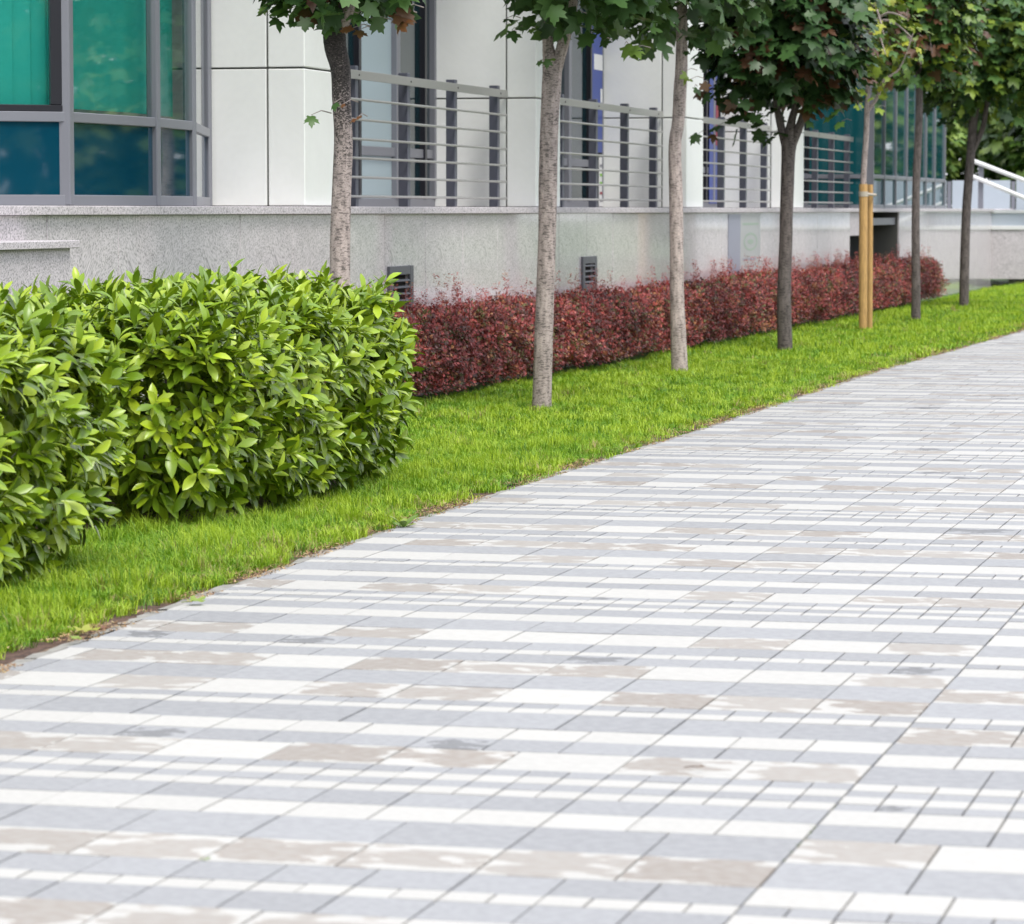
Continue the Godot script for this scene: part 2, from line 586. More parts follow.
# ---------------------------------------------------------------- ground and grass
func lawn_y(x: float, z: float) -> float:
	return -0.022 + 0.02 * noise.get_noise_2d(x * 60.0, z * 60.0) - 0.032 * clampf((-4.5 - x) * 1.2, 0.0, 1.0)
func build_ground() -> void:
	var g := structure("ground")
	part("ground_sheet", box(Vector3(-400, -1.0, -500), Vector3(400, -0.06, 120), 0.0), M.turf, g)
	# lawn
	var st := new_st()
	st.set_smooth_group(0)
	var xs := []
	for i in 15: xs.append(lerpf(-4.42, -7.6, i / 14.0))
	var zn := 160
	for j in zn:
		var za := lerpf(-2.0, -72.0, float(j) / zn)
		var zb := lerpf(-2.0, -72.0, float(j + 1) / zn)
		for i in 14:
			var q := [Vector3(xs[i], lawn_y(xs[i], za), za), Vector3(xs[i + 1], lawn_y(xs[i + 1], za), za), Vector3(xs[i + 1], lawn_y(xs[i + 1], zb), zb), Vector3(xs[i], lawn_y(xs[i], zb), zb)]
			for k in [0, 1, 2, 0, 2, 3]:
				st.add_vertex(q[k])
	st.index()
	st.generate_normals()
	var lawn := structure("lawn")
	part("lawn_sheet", st.commit(), M.turf, lawn)
	# bare earth along the path and below the bushes
	var so := structure("soil")
	var s2 := new_st()
	for j in 140:
		var za := -3.0 - j * 0.42
		var zb := za - 0.42
		face(s2, [Vector3(edge_x(za) - 0.02, -0.012, za), Vector3(edge_x(zb) - 0.02, -0.012, zb), Vector3(-4.56, -0.03, zb), Vector3(-4.56, -0.03, za)], Vector3.UP)
	part("soil_strip", s2.commit(), M.soil, so)
	for b in [[-12.0, 2.3], [-16.2, 2.15]]:
		var s3 := new_st()
		var ring := []
		for k in 40:
			var a := TAU * k / 40
			var rr := 1.0 + 0.1 * noise.get_noise_2d(cos(a) * 80.0 + b[0] * 30.0, sin(a) * 80.0)
			ring.append(Vector3(-5.85 + cos(a) * 0.6 * rr, -0.026, b[0] + sin(a) * b[1] * rr))
		for k in 40:
			face(s3, [Vector3(-5.85, -0.012, b[0]), ring[k], ring[(k + 1) % 40]], Vector3.UP)
		part("soil_patch", s3.commit(), M.soil, so)
func blade_tuft(count: int, h: float, spread: float, width: float, sd: int) -> ArrayMesh:
	var r := RandomNumberGenerator.new()
	r.seed = sd
	var V := PackedVector3Array()
	var N := PackedVector3Array()
	var I := PackedInt32Array()
	for k in count:
		var a := r.randf() * TAU
		var base := Vector3(cos(a), 0, sin(a)) * spread * sqrt(r.randf())
		var b := r.randf() * TAU
		var lean := Vector3(cos(b), 0, sin(b))
		var side := Vector3(-sin(b), 0, cos(b)).rotated(Vector3.UP, r.randf_range(-0.8, 0.8)) * width * r.randf_range(0.7, 1.3)
		var hh := h * r.randf_range(0.55, 1.2)
		var bend := r.randf_range(0.3, 1.35)
		var mid := base + Vector3.UP * hh * 0.55 + lean * hh * 0.2 * bend
		var tip := base + Vector3.UP * hh * (1.0 - 0.3 * bend) + lean * hh * 0.75 * bend
		var n := side.cross(tip - base).normalized()
		if n.y < 0: n = -n
		var s := V.size()
		for p in [base - side, base + side, mid - side * 0.8, mid + side * 0.8, tip]:
			V.append(p)
			N.append(n)
		I.append_array([s, s + 1, s + 2, s + 1, s + 3, s + 2, s + 2, s + 3, s + 4])
	return arrays(V, N, PackedVector2Array(), I)
func build_grass() -> void:
	var root := Node3D.new()
	root.name = "grass"
	add_child(root)
	root.set_meta("kind", "stuff")
	tag(root, "bright green mown grass of the lawn beside the path", "grass")
	var zones := [[-7.5, -15.0, 1500.0, 14, 0.085, 0.03, 0.0017], [-15.0, -21.0, 1050.0, 14, 0.075, 0.034, 0.0020], [-21.0, -33.0, 420.0, 16, 0.062, 0.05, 0.0028], [-33.0, -67.0, 130.0, 20, 0.07, 0.085, 0.0048]]
	var zi := 0
	for q in zones:
		var kinds := []
		var xf := [[], [], []]
		var col := [[], [], []]
		for s in 3:
			kinds.append(blade_tuft(q[3], q[4], q[5], q[6], 100 + zi * 7 + s))
		var area: float = 3.0 * (q[0] - q[1])
		for k in int(area * q[2]):
			var z := rng.randf_range(q[1], q[0])
			var x := rng.randf_range(-7.45, -4.30)
			var e := edge_x(z)
			var fringe: float = 0.15 + 0.14 * noise.get_noise_2d(x * 10.0, z * 130.0)
			var dist := e - x
			if dist < fringe and rng.randf() > 0.05 + 0.2 * dist / fringe: continue
			if x < -7.1 and z < -22.0: continue
			# nothing grows in the dark under the bushes
			var under: float = Vector2((x + 5.85) / 0.6, (z + 12.0) / 2.3).length()
			var under2: float = Vector2((x + 5.85) / 0.6, (z + 16.2) / 2.15).length()
			if min(under, under2) < 1.0 + 0.12 * noise.get_noise_2d(x * 300.0, z * 300.0): continue
			var p := Vector3(x, lawn_y(x, z) - 0.004, z)
			if project(p).x < -450 or project(p).x > 1070: continue
			var n := noise.get_noise_2d(x * 90.0 + 500.0, z * 90.0)
			var n2 := noise.get_noise_2d(x * 500.0, z * 500.0 + 900.0)
			var n3 := noise.get_noise_2d(x * 220.0 - 700.0, z * 220.0)
			var sc := rng.randf_range(0.7, 1.35) * (1.0 + 0.35 * n + 0.2 * n2)
			if dist < 0.25: sc *= 0.75
			var c := Color(0.17, 0.35, 0.01).lerp(Color(0.40, 0.54, 0.03), clampf(0.5 + 0.8 * n + 0.6 * n3 + rng.randf_range(-0.5, 0.5), 0, 1))
			if rng.randf() < 0.10: c = Color(0.09, 0.22, 0.01)
			if rng.randf() < 0.02 + (0.10 if dist < 0.3 else 0.0): c = Color(0.38, 0.31, 0.12)
			var kd := rng.randi_range(0, 2)
			xf[kd].append(Transform3D(Basis(Vector3.UP, rng.randf() * TAU).scaled(Vector3(1.0, sc * (1.0 + 0.5 * n3), 1.0)), p))
			col[kd].append(c)
		for s in 3:
			multi("grass_tufts", kinds[s], xf[s], col[s], M.grass, root)
		zi += 1
func build_litter() -> void:
	# dry flakes along the edge of the path
	var st := new_st()
	face(st, [Vector3(-0.010, 0, 0), Vector3(0, 0.001, 0.0025), Vector3(0.011, 0.003, 0), Vector3(0.001, 0, -0.0028)], Vector3.UP)
	var m := st.commit()
	var xf := []
	var col := []
	for k in 26000:
		var z := -8.5 - 38.0 * pow(rng.randf(), 1.6)
		var x := edge_x(z) - absf(rng.randfn(0.08, 0.06)) + 0.02
		if noise.get_noise_2d(x * 40.0, z * 120.0) < -0.12: continue
		var y := 0.0 + 0.0 * clampf((edge_x(z) - x - 0.03) / 0.25, 0.0, 1.0)
		xf.append(Transform3D(Basis.from_euler(Vector3(rng.randf_range(-0.5, 0.5), rng.randf() * TAU, rng.randf_range(-0.5, 0.5))).scaled(Vector3.ONE * rng.randf_range(0.3, 1.2)), Vector3(x, y + 0.002, z)))
		col.append([Color(0.36, 0.22, 0.10), Color(0.50, 0.38, 0.20), Color(0.26, 0.14, 0.07), Color(0.48, 0.30, 0.16)][rng.randi_range(0, 3)] * rng.randf_range(0.6, 1.1))
	var o := multi("dry_litter", m, xf, col, M.litter, self)
	tag(o, "dry brown leaf litter along the edge of the paving", "litter")
	# green specks in the joints
	var tuft := blade_tuft(8, 0.011, 0.01, 0.0018, 9)
	var x2 := []
	var c2 := []
	for k in 260:
		var z := -6.5 - 30.0 * pow(rng.randf(), 1.5)
		var x := -1.265 - UNIT_X * 6.0 * rng.randi_range(0, 4) + rng.randf_range(-0.002, 0.002)
		if rng.randf() < 0.55: x = -1.265
		if noise.get_noise_2d(x * 200.0, z * 60.0) < 0.12: continue
		x2.append(Transform3D(Basis(Vector3.UP, rng.randf() * TAU).scaled(Vector3.ONE * rng.randf_range(0.5, 1.1)), Vector3(x, -0.008, z)))
		c2.append(Color(0.10, 0.16, 0.02) * rng.randf_range(0.6, 1.2))
	var w := multi("joint_moss", tuft, x2, c2, M.grass, self)
	tag(w, "tiny green moss tufts in the joints of the paving", "moss")

func build_strays() -> void:
	var spots := [[84.0, 637.0, 0.085, 5, "yellow-green fallen maple leaf lying at the edge of the lawn"], [80.0, 643.0, 0.045, 4, "small pale curled leaf beside the yellow-green fallen leaf"], [190.0, 606.0, 0.07, 4, "pale green fallen leaf on the mortar strip"], [103.0, 634.0, 0.045, 7, "small reddish dead leaf at the lawn edge"], [698.0, 773.0, 0.018, 6, "tiny dry brown leaf on a stained paver"]]
	for q in spots:
		var p := on_ground(q[0], q[1])
		var o := thing("fallen_leaf", q[4], "leaf", Vector3(p.x, 0.004, p.z), "fallen leaves")
		var lf := part("blade", maple_leaf(-0.35), tone("leaf", q[3]), o)
		lf.transform = Transform3D(leaf_basis(Vector3(0.8, 0.06, 0.5).rotated(Vector3.UP, q[0]), Vector3(0.1, 1, 0.15), q[2]), Vector3(0, 0.012, 0))
		part("stalk", tube([Vector3(0, 0.012, 0), Vector3(-0.02, 0.01, -0.012), Vector3(-0.04, 0.006, -0.02)], [0.0016, 0.0014, 0.0012], 5), tone("leaf", q[3]), o)
	for q in [[404.0, 527.0, "pale broad-leaved weed leaning over the paving edge"], [205.0, 860.0, "small green weed growing in a paving joint"]]:
		var p := on_ground(q[0], q[1])
		var w := thing("weed", q[2], "weed", Vector3(p.x, -0.01, p.z))
		var big := 0.085 if q[0] > 300.0 else 0.016
		for k in 6:
			var a := k * 1.05 + 0.3
			var lf := part("leaf", laurel_leaf(0.2, 0.3), tone("leaf", 4 if k % 2 == 0 else 3), w)
			lf.transform = Transform3D(leaf_basis(Vector3(cos(a), 0.55 + 0.3 * (k % 3), sin(a)), Vector3(0, 1, 0.2), big * (0.8 + 0.15 * (k % 3))), Vector3(0, 0.005, 0))

# ---------------------------------------------------------------- building
const LEDGE := 1.445
const COLS := [-23.57, -30.45, -37.35, -44.22]
func build_building() -> void:
	var B := thing("office_building", "white panelled office building on a grey granite plinth with steel railings", "building", Vector3.ZERO)
	# --- plinth of granite panels
	var pl := group_node("plinth", B)
	var core := new_st()
	var holes := [[-25.66, -26.17, 0.53, 0.92], [-32.24, -32.68, 0.70, 0.91]]
	var zs := -4.0
	for v in holes:
		add_box(core, Vector3(-8.0, -0.3, v[0]), Vector3(-7.525, 1.385, zs), 0)
		add_box(core, Vector3(-8.0, -0.3, v[1]), Vector3(-7.525, v[2], v[0]), 0)
		add_box(core, Vector3(-8.0, v[3], v[1]), Vector3(-7.525, 1.385, v[0]), 0)
		add_box(core, Vector3(-8.0, v[2], v[1]), Vector3(-7.95, v[3], v[0]), 0)
		zs = v[1]
	add_box(core, Vector3(-8.0, -0.3, -49.06), Vector3(-7.525, 1.385, zs), 0)
	add_box(core, Vector3(-8.0, -0.3, -70.0), Vector3(-7.525, 1.385, -54.15), 0)
	part("core", core.commit(), M.core, pl)
	var z := -18.63 + 1.148 * 12
	while z > -70.0:
		var z2 := z - 1.148
		var a := z
		var b := z2
		if not (a <= -49.06 and b >= -54.15):
			if a > -49.06 and b < -49.06: b = -49.06
			if a > -54.15 and b < -54.15: a = -54.15
			var off := rng.randf_range(-0.0015, 0.0015)
			a -= 0.007
			b += 0.007
			var st := new_st()
			var cut := false
			for v in holes:
				var h0: float = min(a, v[0])
				var h1: float = max(b, v[1])
				if h0 > h1:
					cut = true
					if a > h0: add_box(st, Vector3(-7.53, -0.1, a), Vector3(-7.5 + off, 1.388, h0), 0)
					if h1 > b: add_box(st, Vector3(-7.53, -0.1, h1), Vector3(-7.5 + off, 1.388, b), 0)
					add_box(st, Vector3(-7.53, -0.1, h0), Vector3(-7.5 + off, v[2], h1), 0)
					add_box(st, Vector3(-7.53, v[3], h0), Vector3(-7.5 + off, 1.388, h1), 0)
			if not cut:
				add_box(st, Vector3(-7.53, -0.1, a), Vector3(-7.5 + off, 1.388, b), 0.002)
			part("panel", st.commit(), M.granite, pl)
		z = z2
	# ledge stones
	z = -4.0
	while z > -70.0:
		var L := 1.722
		part("ledge", box(Vector3(-8.9, 1.39, z - 0.0015), Vector3(-7.455, LEDGE, z - L + 0.0015), 0.004), M.granite_rough, pl)
		z -= L
	# garage opening
	var ga := group_node("garage_opening", B)
	part("lintel", box(Vector3(-7.75, 1.05, -49.07), Vector3(-7.502, 1.387, -50.25), 0.003), M.granite_rough, ga)
	part("beam", box(Vector3(-7.72, 1.19, -50.25), Vector3(-7.56, 1.30, -54.14), 0.004), M.frame, ga)
	var gi := new_st()
	add_box(gi, Vector3(-12.2, -0.3, -49.0), Vector3(-12.0, 1.385, -54.2), 0)
	add_box(gi, Vector3(-12.0, -0.3, -48.9), Vector3(-8.0, 1.385, -49.05), 0)
	add_box(gi, Vector3(-12.0, -0.3, -54.16), Vector3(-8.0, 1.385, -54.3), 0)
	part("inner_wall", gi.commit(), M.room, ga)
	# --- shell: back, floor, roof, closing walls
	var sh := new_st()
	add_box(sh, Vector3(-20.2, 0, -62.0), Vector3(-20.0, 8, -2.0), 0)
	add_box(sh, Vector3(-20.0, 1.3, -62.0), Vector3(-8.55, 1.384, -2.0), 0)
	add_box(sh, Vector3(-20.0, 4.9, -62.0), Vector3(-8.75, 5.1, -2.0), 0)
	add_box(sh, Vector3(-20.0, 0, -2.2), Vector3(-8.0, 8, -2.0), 0)
	add_box(sh, Vector3(-13.2, 1.384, -62.0), Vector3(-13.0, 4.9, -2.2), 0)
	part("inner_shell", sh.commit(), M.room, B)
	part("upper_wall", box(Vector3(-20.0, 5.1, -49.5), Vector3(-7.53, 8.0, -23.57), 0.01), M.panel, B)
	part("upper_wall", box(Vector3(-20.0, 5.1, -23.5), Vector3(-8.6, 8.0, -2.0), 0.01), M.panel, B)
	part("side_wall", box(Vector3(-8.8, LEDGE, -2.0), Vector3(-8.6, 5.1, -18.0), 0.004), M.panel, B)
	# --- white columns
	for k in 4:
		var c := group_node("column", B)
		var zf: float = COLS[k]
		var xl := -9.6 if k == 0 else -8.5
		part("core", box(Vector3(xl + 0.02, 1.4, zf - 0.03), Vector3(-7.56, 5.1, zf - 0.9), 0), M.core, c)
		for h in [[LEDGE + 0.006, 2.424], [2.438, 3.9], [3.914, 5.1]]:
			part("panel", box(Vector3(xl, h[0], zf), Vector3(-7.809, h[1], zf - 0.05), 0.004), M.panel, c)
			part("panel", box(Vector3(-7.794, h[0], zf), Vector3(-7.52, h[1], zf - 0.93), 0.006), M.panel, c)
			part("panel", box(Vector3(xl, h[0], zf - 0.88), Vector3(-7.80, h[1], zf - 0.93), 0.004), M.panel, c)
	# --- recessed windows between the columns
	for k in 4:
		var w := group_node("window", B)
		var z0: float = COLS[k] - 0.93
		var z1: float = COLS[k + 1] if k < 3 else -51.3
		var x := -8.5
		var cuts: Array = [[z0, z0 - 1.3, z0 - 2.6, -28.05, -29.21, -30.1, z1], [z0, z0 - 1.3, z0 - 2.6, -35.3, -35.75, -36.75, z1], [z0, z0 - 1.6, -42.4, -43.3, -43.8, z1], [z0, -46.4, -47.6, -48.8, -50.0, z1]][k]
		part("sill_rail", box(Vector3(x - 0.05, LEDGE, z0), Vector3(x + 0.03, 1.52, z1), 0.004), M.frame, w)
		part("transom", box(Vector3(x - 0.05, 1.885, z0), Vector3(x + 0.028, 1.965, z1), 0.004), M.frame, w)
		part("head", box(Vector3(x - 0.05, 4.8, z0), Vector3(x + 0.03, 5.1, z1), 0.004), M.frame, w)
		for i in cuts.size():
			var th := 0.06 if i % 2 == 0 else 0.035
			part("mullion", box(Vector3(x - 0.06, 1.52, cuts[i] + th), Vector3(x + 0.045, 4.8, cuts[i] - th), 0.004), M.sash if i % 2 == 1 else M.frame, w)
			if i + 1 < cuts.size():
				for h in [[1.52, 1.885], [1.965, 4.8]]:
					var gm: Material = M.clear
					if k == 0 and i == 3: gm = M.frost
					part("pane", box(Vector3(x - 0.015, h[0], cuts[i] - 0.02), Vector3(x - 0.005, h[1], cuts[i + 1] + 0.02), 0), gm, w)
	# --- railings in front of them
	for k in 4:
		var r := group_node("railing", B)
		var z0: float = COLS[k] - 0.93
		var z1: float = COLS[k + 1] if k < 3 else -51.2
		var zp := z1 + 0.29
		while zp < z0 - 0.05:
			part("post", box(Vector3(-7.875, LEDGE + 0.002, zp - 0.04), Vector3(-7.795, 2.535, zp + 0.04), 0.004), M.post, r)
			part("bolt", tube([Vector3(-7.79, 2.465, zp), Vector3(-7.772, 2.465, zp)], [0.009, 0.008], 8), M.bolt, r)
			zp += 1.465
		part("handrail", box(Vector3(-7.793, 2.43, z0 - 0.02), Vector3(-7.778, 2.50, z1 + 0.03), 0.002), M.steel, r)
		for y in [2.275, 2.12, 1.97, 1.822, 1.674, 1.525]:
			part("bar", tube([Vector3(-7.783, y, z0 - 0.02), Vector3(-7.783, y, z1 + 0.06)], [0.0105, 0.0105], 8), M.steel, r)
	# --- bow window at the near end
	var bay := group_node("bow_window", B)
	var P := [Vector2(-9.0, -18.15), Vector2(-7.63, -19.27), Vector2(-7.57, -20.6), Vector2(-7.66, -21.53), Vector2(-8.24, -23.5)]
	for i in P.size():
		var d := 0.036
		part("mullion", box(Vector3(P[i].x - d, LEDGE + 0.002, P[i].y - d), Vector3(P[i].x + d, 5.1, P[i].y + d), 0.006), M.frame, bay)
	for i in P.size() - 1:
		var a: Vector2 = P[i]
		var b: Vector2 = P[i + 1]
		part("sill_rail", slab(a, b, LEDGE + 0.001, 1.51, 0.06), M.frame, bay)
		part("transom", slab(a, b, 1.94, 2.0, 0.06), M.frame, bay)
		part("transom", slab(a, b, 3.6, 3.66, 0.06), M.frame, bay)
		part("spandrel", slab(a, b, 1.505, 1.945, 0.012, 0.0), M.spandrel, bay)
		part("pane", slab(a, b, 1.995, 3.605, 0.010, 0.0), M.glass, bay)
		part("pane", slab(a, b, 3.655, 5.1, 0.010, 0.0), M.glass, bay)
		# vertical blinds behind the pane
		if i < 3:
			var dd := (b - a).normalized()
			var nn := Vector2(-dd.y, dd.x)
			if nn.x > 0: nn = -nn
			var L := a.distance_to(b)
			var t := 0.07
			while t < L - 0.08:
				var q: Vector2 = a + dd * t + nn * 0.13
				var ang := rng.randf_range(0.05, 0.3)
				var e := dd.rotated(ang) * 0.064
				part("blind_strip", slab(q - e, q + e, 2.03, 4.9, 0.002, 0.0), M.blind, bay)
				t += 0.112
	# the opening sash in the first light
	var a0: Vector2 = P[0]
	var b0: Vector2 = P[1]
	var dir := (b0 - a0).normalized()
	for q in [[a0, b0, 2.0, 2.04]]:
		part("sash", slab(q[0], q[1], q[2], q[3], 0.045), M.sash, bay)
	part("sash", slab(b0 - dir * 0.10, b0 - dir * 0.03, 2.041, 3.6, 0.045), M.sash, bay)
	# roof of the bow
	part("bow_roof", box(Vector3(-9.0, 5.1, -18.1), Vector3(-7.53, 5.3, -23.5), 0.01), M.frame, bay)
	# --- glazed tower at the far end
	var tw := group_node("glazed_front", B)
	var mz := [-51.3, -52.5, -53.75, -55.0, -56.2, -57.35, -58.5, -59.85]
	for i in mz.size():
		part("mullion", box(Vector3(-7.60, LEDGE + 0.002, mz[i] - 0.025), Vector3(-7.49, 6.5, mz[i] + 0.025), 0.004), M.frame, tw)
		if i + 1 < mz.size():
			for h in [[1.5, 1.89], [1.95, 3.49], [3.55, 6.5]]:
				part("pane", box(Vector3(-7.535, h[0], mz[i] - 0.026), Vector3(-7.52, h[1], mz[i + 1] + 0.026), 0), M.tower_glass, tw)
	for h in [[LEDGE + 0.001, 1.5], [1.89, 1.95], [3.49, 3.55]]:
		part("transom", box(Vector3(-7.59, h[0], -51.32), Vector3(-7.497, h[1], -59.84), 0.004), M.frame, tw)
		part("transom", box(Vector3(-8.5, h[0], -51.33), Vector3(-7.61, h[1], -51.25), 0.004), M.frame, tw)
		part("pane", box(Vector3(-8.5, h[1], -51.30), Vector3(-7.6, h[1] + 1.54 if h[1] > 1.6 else 1.89, -51.28), 0), M.tower_glass, tw)
	part("end_wall", box(Vector3(-20.0, LEDGE, -59.9), Vector3(-7.62, 6.5, -60.1), 0.004), M.frame, tw)
	part("tower_roof", box(Vector3(-20.0, 6.5, -51.2), Vector3(-7.45, 6.8, -60.2), 0.01), M.panel, tw)
	# --- vents in the plinth
	for v in [[-25.58, -26.25, 0.45, 0.985], [-32.16, -32.76, 0.62, 0.975]]:
		var vn := group_node("vent", B)
		part("frame", box(Vector3(-7.502, v[2], v[0]), Vector3(-7.478, v[3], v[0] - 0.09), 0.003), M.vent, vn)
		part("frame", box(Vector3(-7.502, v[2], v[1] + 0.09), Vector3(-7.478, v[3], v[1]), 0.003), M.vent, vn)
		part("frame", box(Vector3(-7.502, v[3] - 0.07, v[0] - 0.091), Vector3(-7.479, v[3] - 0.001, v[1] + 0.091), 0.003), M.vent, vn)
		part("frame", box(Vector3(-7.502, v[2] + 0.001, v[0] - 0.091), Vector3(-7.479, v[2] + 0.09, v[1] + 0.091), 0.003), M.vent, vn)
		var y: float = v[2] + 0.11
		while y < v[3] - 0.08:
			var st := new_st()
			add_box(st, Vector3(-0.012, -0.002, -(v[0] - v[1]) / 2 + 0.092), Vector3(0.012, 0.002, (v[0] - v[1]) / 2 - 0.092), 0.001)
			var s := part("slat", st.commit(), M.vent, vn, Vector3(-7.486, y, (v[0] + v[1]) / 2))
			s.rotation.z = -0.75
			y += 0.052
# low granite block with a coping stone in front of the plinth
func build_low_walls() -> void:
	var b := thing("granite_block", "low granite block with a coping slab beside the bow window, behind the laurel", "block", Vector3(-7.35, 0, -17.5))
	part("body", box(Vector3(-0.14, -0.05, -0.75), Vector3(0.14, 1.205, 3.0), 0.003), M.granite_rough, b)
	part("coping", box(Vector3(-0.14, 1.206, -0.80), Vector3(0.18, 1.25, 3.0), 0.004), M.granite_rough, b)
	# entrance steps beyond the building
	var e := thing("entrance_terrace", "grey granite terrace wall with white edge and pale panels beyond the office", "terrace", Vector3(-7.6, 0, -67.0))
	part("wall", box(Vector3(-0.0, 0.09, 0), Vector3(6.0, 1.04, -1.5), 0.004), M.granite_rough, e)
	part("footing", box(Vector3(0.4, -0.1, -0.5), Vector3(6.0, 0.088, -1.5), 0), M.granite_rough, e)
	part("edge_stone", box(Vector3(-0.03, 1.042, 0.03), Vector3(6.0, 1.12, -1.5), 0.004), M.white_paint, e)
	for i in 4:
		part("parapet_frame", box(Vector3(0.02 + i * 1.4, 1.12, -0.1), Vector3(0.08 + i * 1.4, 1.40, -0.16), 0.003), M.white_paint, e)
	part("parapet_frame", box(Vector3(0.0, 1.36, -0.09), Vector3(6.0, 1.42, -0.17), 0.003), M.white_paint, e)
	part("parapet_panel", box(Vector3(0.0, 1.12, -0.12), Vector3(6.0, 1.36, -0.14), 0), M.pale, e)
	for i in 6:
		part("screen_panel", box(Vector3(-2.4 + i * 1.3, 1.0, -3.6), Vector3(-1.22 + i * 1.3, 2.02, -3.63), 0.003), M.pale, e)
		part("screen_post", box(Vector3(-1.2 + i * 1.3, 0.0, -3.59), Vector3(-1.12 + i * 1.3, 2.0, -3.66), 0.003), M.frame, e)
	part("floor", box(Vector3(-4.0, 0.9, -1.52), Vector3(6.0, 1.0, -6.0), 0.004), M.concrete, e)
	var h := thing("stair_handrail", "pair of sloping white handrails on a grey post by the entrance", "handrail", Vector3(-7.9, 0, -66.9))
	for q in [[2.40, 2.03], [2.10, 1.70]]:
		var a := Vector3(-0.03, q[0], 0)
		var b2 := Vector3(0.93, q[1], 0)
		part("rail", tube([a, b2, b2 + (b2 - a) * 2.0], [0.042, 0.042, 0.042], 10), M.white_paint, h)
	for x in [0.2, 1.6]:
		part("post", box(Vector3(x - 0.05, 1.1, -0.09), Vector3(x + 0.05, 2.36 - x * 0.38, -0.045), 0.004), M.frame, h)
	# banner reflection in the polished plinth, painted as thin coloured panels
	var s := thing("painted_reflection", "painted reflection of a banner with lavender band and green oval emblem on the plinth", "poster", Vector3(-7.497, 0.4, -40.7))
	part("sheet", box(Vector3(-0.001, 0, 0.24), Vector3(0.004, 0.97, -1.1), 0), M.reflection_white, s)
	part("band", box(Vector3(-0.001, 0, 1.0), Vector3(0.004, 0.97, 0.242), 0), M.reflection_lilac, s)
	part("line", box(Vector3(0.004, 0.84, 0.1), Vector3(0.006, 0.865, -0.95), 0), M.reflection_green, s)
	part("line", box(Vector3(0.004, 0.42, 0.1), Vector3(0.006, 0.445, -0.8), 0), M.reflection_lilac, s)
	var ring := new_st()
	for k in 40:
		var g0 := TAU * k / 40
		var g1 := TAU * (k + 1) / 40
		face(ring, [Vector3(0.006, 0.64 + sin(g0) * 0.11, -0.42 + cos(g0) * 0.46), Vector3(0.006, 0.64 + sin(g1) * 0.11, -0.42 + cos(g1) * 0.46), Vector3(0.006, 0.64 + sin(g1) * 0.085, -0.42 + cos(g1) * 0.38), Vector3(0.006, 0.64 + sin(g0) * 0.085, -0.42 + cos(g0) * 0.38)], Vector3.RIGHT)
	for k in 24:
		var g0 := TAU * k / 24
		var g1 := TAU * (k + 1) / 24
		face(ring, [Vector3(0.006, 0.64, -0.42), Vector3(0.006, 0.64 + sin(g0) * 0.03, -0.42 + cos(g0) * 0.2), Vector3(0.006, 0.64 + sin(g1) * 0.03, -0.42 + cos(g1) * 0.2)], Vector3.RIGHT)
	part("emblem", ring.commit(), M.reflection_green, s)
	# posters inside the recessed windows
	var p2 := thing("window_poster", "blue and white printed poster inside the recessed window beside the third column", "poster", Vector3(-8.46, 1.5, -37.3))
	part("sheet", box(Vector3(-0.004, 0.55, 0.52), Vector3(0, 2.2, -0.04), 0), M.blue, p2)
	part("white_shape", box(Vector3(0, 1.1, 0.1), Vector3(0.003, 1.25, -0.03), 0), M.white_paint, p2)
	part("white_shape", box(Vector3(0, 1.45, 0.42), Vector3(0.003, 1.62, -0.03), 0), M.white_paint, p2)
	var p3 := thing("price_board", "white board with green and red printed strips below the blue poster", "board", Vector3(-8.46, 1.46, -37.3))
	part("sheet", box(Vector3(-0.004, 0, 0.16), Vector3(0, 0.54, -0.04), 0), M.white_paint, p3)
	for q in [[0.05, M.frame], [0.13, M.red], [0.24, M.lime], [0.33, M.lime], [0.43, M.frame]]:
		part("strip", box(Vector3(0, q[0], 0.12), Vector3(0.003, q[0] + 0.03, -0.01), 0), q[1], p3)
	var p4 := thing("window_poster", "violet and blue printed poster with red patch inside the recessed window beside the fourth column", "poster", Vector3(-8.46, 1.5, -44.1))
	part("sheet", box(Vector3(-0.004, 0.0, 0.62), Vector3(0, 2.2, 0.02), 0), M.blue, p4)
	part("red_patch", box(Vector3(0, 0.75, 0.2), Vector3(0.003, 1.35, 0.03), 0), M.red, p4)

# ---------------------------------------------------------------- leaves
func laurel_leaf(bend: float, fold: float) -> ArrayMesh:
	# pointed oval, 1 long along +z, about a third wide, normal +y
	var prof := [[0.0, 0.015], [0.16, 0.09], [0.40, 0.175], [0.65, 0.195], [0.86, 0.115], [1.0, 0.008]]
	var V := PackedVector3Array()
	var N := PackedVector3Array()
	var I := PackedInt32Array()
	for q in prof:
		var z: float = q[0]
		var y := -bend * z * z
		var w: float = q[1]
		var nz := Vector3(0, 1, 2.0 * bend * z).normalized()
		V.append(Vector3(-w, y + fold * w, z))
		V.append(Vector3(0, y, z))
		V.append(Vector3(w, y + fold * w, z))
		N.append((nz + Vector3(fold, 0, 0)).normalized())
		N.append(nz)
		N.append((nz - Vector3(fold, 0, 0)).normalized())
	for i in prof.size() - 1:
		var s := i * 3
		I.append_array([s, s + 3, s + 1, s + 1, s + 3, s + 4, s + 1, s + 4, s + 2, s + 2, s + 4, s + 5])
	return arrays(V, N, PackedVector2Array(), I)
